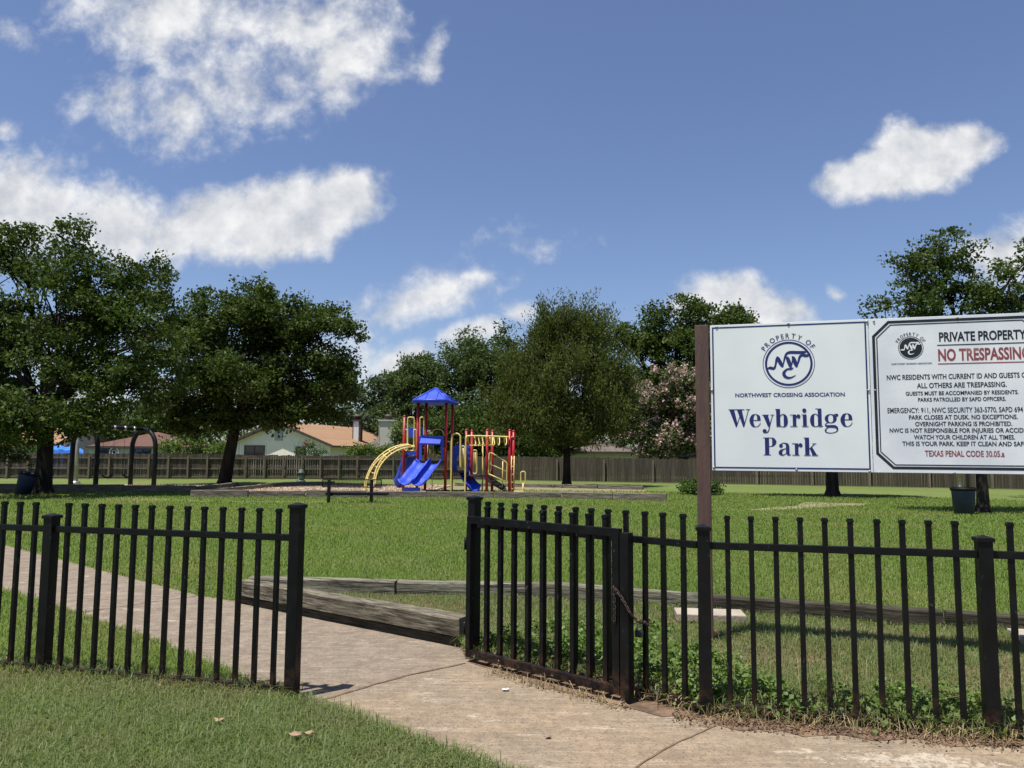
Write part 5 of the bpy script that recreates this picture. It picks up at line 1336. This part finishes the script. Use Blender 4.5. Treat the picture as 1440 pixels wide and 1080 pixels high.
# second slide at the back left, dark in shade, and a little slide at right
def fnb(t):
    a, b_ = Q(420, 600, .9), Q(335, 835, 1.5); p = a.lerp(b_, t); p.z = b_.z + (a.z - b_.z) * (1 - t) ** 1.3
    d = Vector((b_.x - a.x, b_.y - a.y, 0)).normalized(); return p, Vector((d.y, -d.x, 0)), Vector((0, 0, 1))
slide_lane(fnb, .6, .32, M['blue'], 'rear_slide')
face_prism([(330, 690), (380, 575), (470, 560), (470, 640), (400, 700), (345, 800)], 1.0, .05, 'panel', M['blue'])
def fnr(t):
    a, b_ = Q(800, 722, .9), Q(910, 868, .1); p = a.lerp(b_, t); p.z = b_.z + (a.z - b_.z) * (1 - t) ** 1.4
    d = Vector((b_.x - a.x, b_.y - a.y, 0)).normalized(); return p, Vector((d.y, -d.x, 0)), Vector((0, 0, 1))
slide_lane(fnr, .55, .26, M['blue'], 'small_slide')
# arched loop climber at left
def arcpts(X0, Y0, X1, Y1, dy0, dy1, bul=1.0, n=10):
    out = []
    for i in range(n + 1):
        t = i / n * math.pi / 2; out.append(Q(X0 + (X1 - X0) * (1 - math.cos(t)) ** .9 if False else X1 + (X0 - X1) * math.cos(t), Y0 + (Y1 - Y0) * math.sin(t) ** bul, dy0 + (dy1 - dy0) * i / n))
    return out
ra = arcpts(66, 880, 405, 512, -.6, .1); rb_ = arcpts(140, 800, 418, 518, -1.0, -.35)
cl = yt(ra, .030, 'loop_climber'); yt(arcpts(80, 850, 450, 522, -.72, .05), .028, 'rail', par=cl); yt(rb_, .030, 'rail', par=cl); yt(arcpts(150, 815, 450, 530, -1.05, -.3), .028, 'rail', par=cl)
rgt = Qg(140, -1.0); yt([rb_[0], Vector((rb_[0].x - .05, rb_[0].y, .0))], .03, 'rail', smooth=False, par=cl)
for i in range(1, 10):
    a, b_ = ra[i], rb_[i]; m = a.lerp(b_, .5) + Vector((.10, 0, -.16)); yt([a, a.lerp(m, .6) + Vector((0, 0, -.06)), m, b_.lerp(m, .6) + Vector((0, 0, -.06)), b_], .02, 'rung', par=cl)
# yellow loop rails
def loop_rail(X0, X1, Yt, Yb, dy, name='guard_rail', r=.024):
    xm = (X0 + X1) / 2; rr = 14
    pts = [(X0, Yb - rr), (X0, (Yt + Yb) / 2), (X0, Yt + rr), (X0 + (X1 - X0) * .25, Yt + 2), (xm, Yt), (X1 - (X1 - X0) * .25, Yt + 2), (X1, Yt + rr), (X1, (Yt + Yb) / 2), (X1, Yb - rr), (X1 - (X1 - X0) * .25, Yb - 2), (xm, Yb), (X0 + (X1 - X0) * .25, Yb - 2)]
    return yt([Q(x, y, dy) for x, y in pts], r, name, closed=True)
loop_rail(397, 445, 306, 560, .15); loop_rail(490, 519, 306, 500, 1.2); loop_rail(375, 392, 400, 560, .7)
loop_rail(442, 462, 400, 560, .1); loop_rail(690, 720, 490, 700, .1); loop_rail(803, 827, 525, 705, .4); loop_rail(890, 921, 556, 735, .7); loop_rail(1010, 1028, 575, 715, 1.0)
loop_rail(1255, 1289, 718, 812, -.1, 'play_loop'); yt([Q(1272, 812, -.1), Qg(1272, -.1)], .035, 'play_loop_post', smooth=False)
mb = MB(); q = Qg(1240, -.1); mb.box(q + Vector((0, 0, .06)), (.4, .3, .10)); mb.build('step_pad', M['yellow'], ps, .01)
for X in (700, 710): yt([Q(X, 560, .1), Q(X, 690, .1)], .014, 'bar', smooth=False)
for X in (811, 819): yt([Q(X, 540, .4), Q(X, 690, .4)], .014, 'bar', smooth=False)
for X in (900, 911): yt([Q(X, 570, .7), Q(X, 720, .7)], .014, 'bar', smooth=False)
for X in (548, 565, 580, 592): yt([Q(X, 515, TW), Q(X, 640, TW)], .013, 'bar', smooth=False)
yt([Q(585, 440, TW), Q(590, 408, TW), Q(625, 396, TW), Q(660, 410, TW), Q(672, 445, TW)], .02, 'guard_rail')
# tall entry arch
yt([Qg(726, -.2), Q(727, 700, -.2), Q(731, 470, -.2), Q(742, 438, -.2), Q(765, 430, -.2), Q(788, 440, -.2), Q(797, 475, -.2), Q(795, 600, -.2), Q(797, 690, -.2)], .034, 'entry_arch')
# overhead ladder with loops
mbk = yt([Qg(832, -.2), Q(834, 700, -.2), Q(838, 480, -.2), Q(848, 452, -.2), Q(875, 448, -.2), Q(1000, 450, -.1), Q(1165, 456, 0)], .034, 'overhead_ladder')
yt([Q(905, 452, .8), Q(1040, 452, .9), Q(1200, 457, .95)], .030, 'rail', smooth=False, par=mbk)
yt([Q(965, 455, .9), Q(966, 700, .9), Qg(962, .9)], .03, 'rail', smooth=False, par=mbk)
for i in range(6):
    x = 850 + i * 29; yt([Q(x, 452, -.15), Q(x + 6, 490, 0), Q(x + 22, 520, .3), Q(x + 60, 512, .6), Q(x + 52, 456, .85)], .019, 'rung', par=mbk)
yt([Q(860, 520, .2), Q(1000, 522, .3)], .018, 'rung', smooth=False, par=mbk)
for x in (1033, 1085, 1138):
    yt([Q(x - 6, 455, 0), Q(x - 9, 495, .2), Q(x, 520, .4), Q(x + 9, 495, .6), Q(x + 6, 457, .8)], .022, 'ring', par=mbk)
# stairs with handrails at right
st0, st1 = Q(1005, 752, .6), Q(1145, 868, .2)
stn = MB()
for i in range(5):
    p = st0.lerp(st1, (i + .5) / 5); stn.box(p, (.17, .75, .05))
so = stn.build('stairs', M['dark_deck'], ps)
mb = MB(); mb.slab([Q(1003, 745, .15), Q(1140, 830, .15), Q(1145, 868, .15), Q(1120, 868, .15), Q(1003, 800, .15)], (0, .04, 0)); mb.build('stringer', M['dark_deck'], so)
for off, dy in ((0, .12), (0, .95)):
    yt([Q(1008, 735, dy), Q(1012, 650, dy), Q(1016, 585, dy), Q(1030, 578, dy), Q(1060, 592, dy), Q(1110, 625, dy), Q(1148, 655, dy), Q(1150, 700, dy), Q(1148, 790, dy)], .024, 'handrail')
    yt([Q(1008, 655, dy), Q(1145, 718, dy)], .022, 'handrail', smooth=False); yt([Q(1008, 735, dy), Q(1146, 798, dy)], .022, 'handrail', smooth=False)
    yt([Q(1118, 640, dy), Q(1114, 840, dy)], .022, 'handrail', smooth=False)
for X in (582,): yt([Q(X, 640, TW), Qg(X, TW)], .016, 'rung', smooth=False)
for Y in (690, 735, 780): yt([Q(582, Y, TW), Q(660, Y, TW)], .014, 'rung', smooth=False)
yt([Q(1185, 600, .5), Q(1180, 740, .5), Qg(1182, .5)], .022, 'handrail', smooth=False); yt([Q(1205, 600, .5), Qg(1200, .5)], .022, 'handrail', smooth=False)
for Y in (620, 680, 740, 800, 850): yt([Q(1183, Y, .5), Q(1202, Y, .5)], .016, 'rung', smooth=False)

# ------------------------------------------------------------------ litter
for (px, py, mt, s, lab, nm) in ((711, 973, 'white_bit', .028, 'small white scrap lying on the path', 'litter'), (434, 1051, 'leaf_dry', .032, 'pale dry leaf on the grass nearest the path edge', 'dry_leaf'), (416, 1053, 'leaf_dry', .035, 'curled brown dry leaf on the grass left of the pale one', 'dry_leaf'), (308, 1031, 'leaf_dry', .03, 'tiny dry leaf on the grass below the iron fence', 'dry_leaf'), (771, 1040, 'leaf_dry', .022, 'small brown leaf lying on the bare path', 'dry_leaf')):
    p = G(px, py); z = .012 if px > 700 else .07
    mb = MB(); n = 9; ring = [p + Vector((math.cos(2 * math.pi * k / n) * s * random.uniform(.7, 1.2), math.sin(2 * math.pi * k / n) * s * random.uniform(.5, .9), z + random.uniform(0, s * .4))) for k in range(n)]
    top = [r_ + Vector((0, 0, .003)) for r_ in ring]
    mb.add(ring + top + [p + Vector((0, 0, z + s * .1)), p + Vector((0, 0, z + s * .1 + .003))], [((k + 1) % n, k, 2 * n) for k in range(n)] + [(n + k, n + (k + 1) % n, 2 * n + 1) for k in range(n)] + [(k, (k + 1) % n, n + (k + 1) % n, n + k) for k in range(n)], True)
    tag(mb.build(nm, M[mt]), lab, 'litter' if nm == 'litter' else 'leaf')
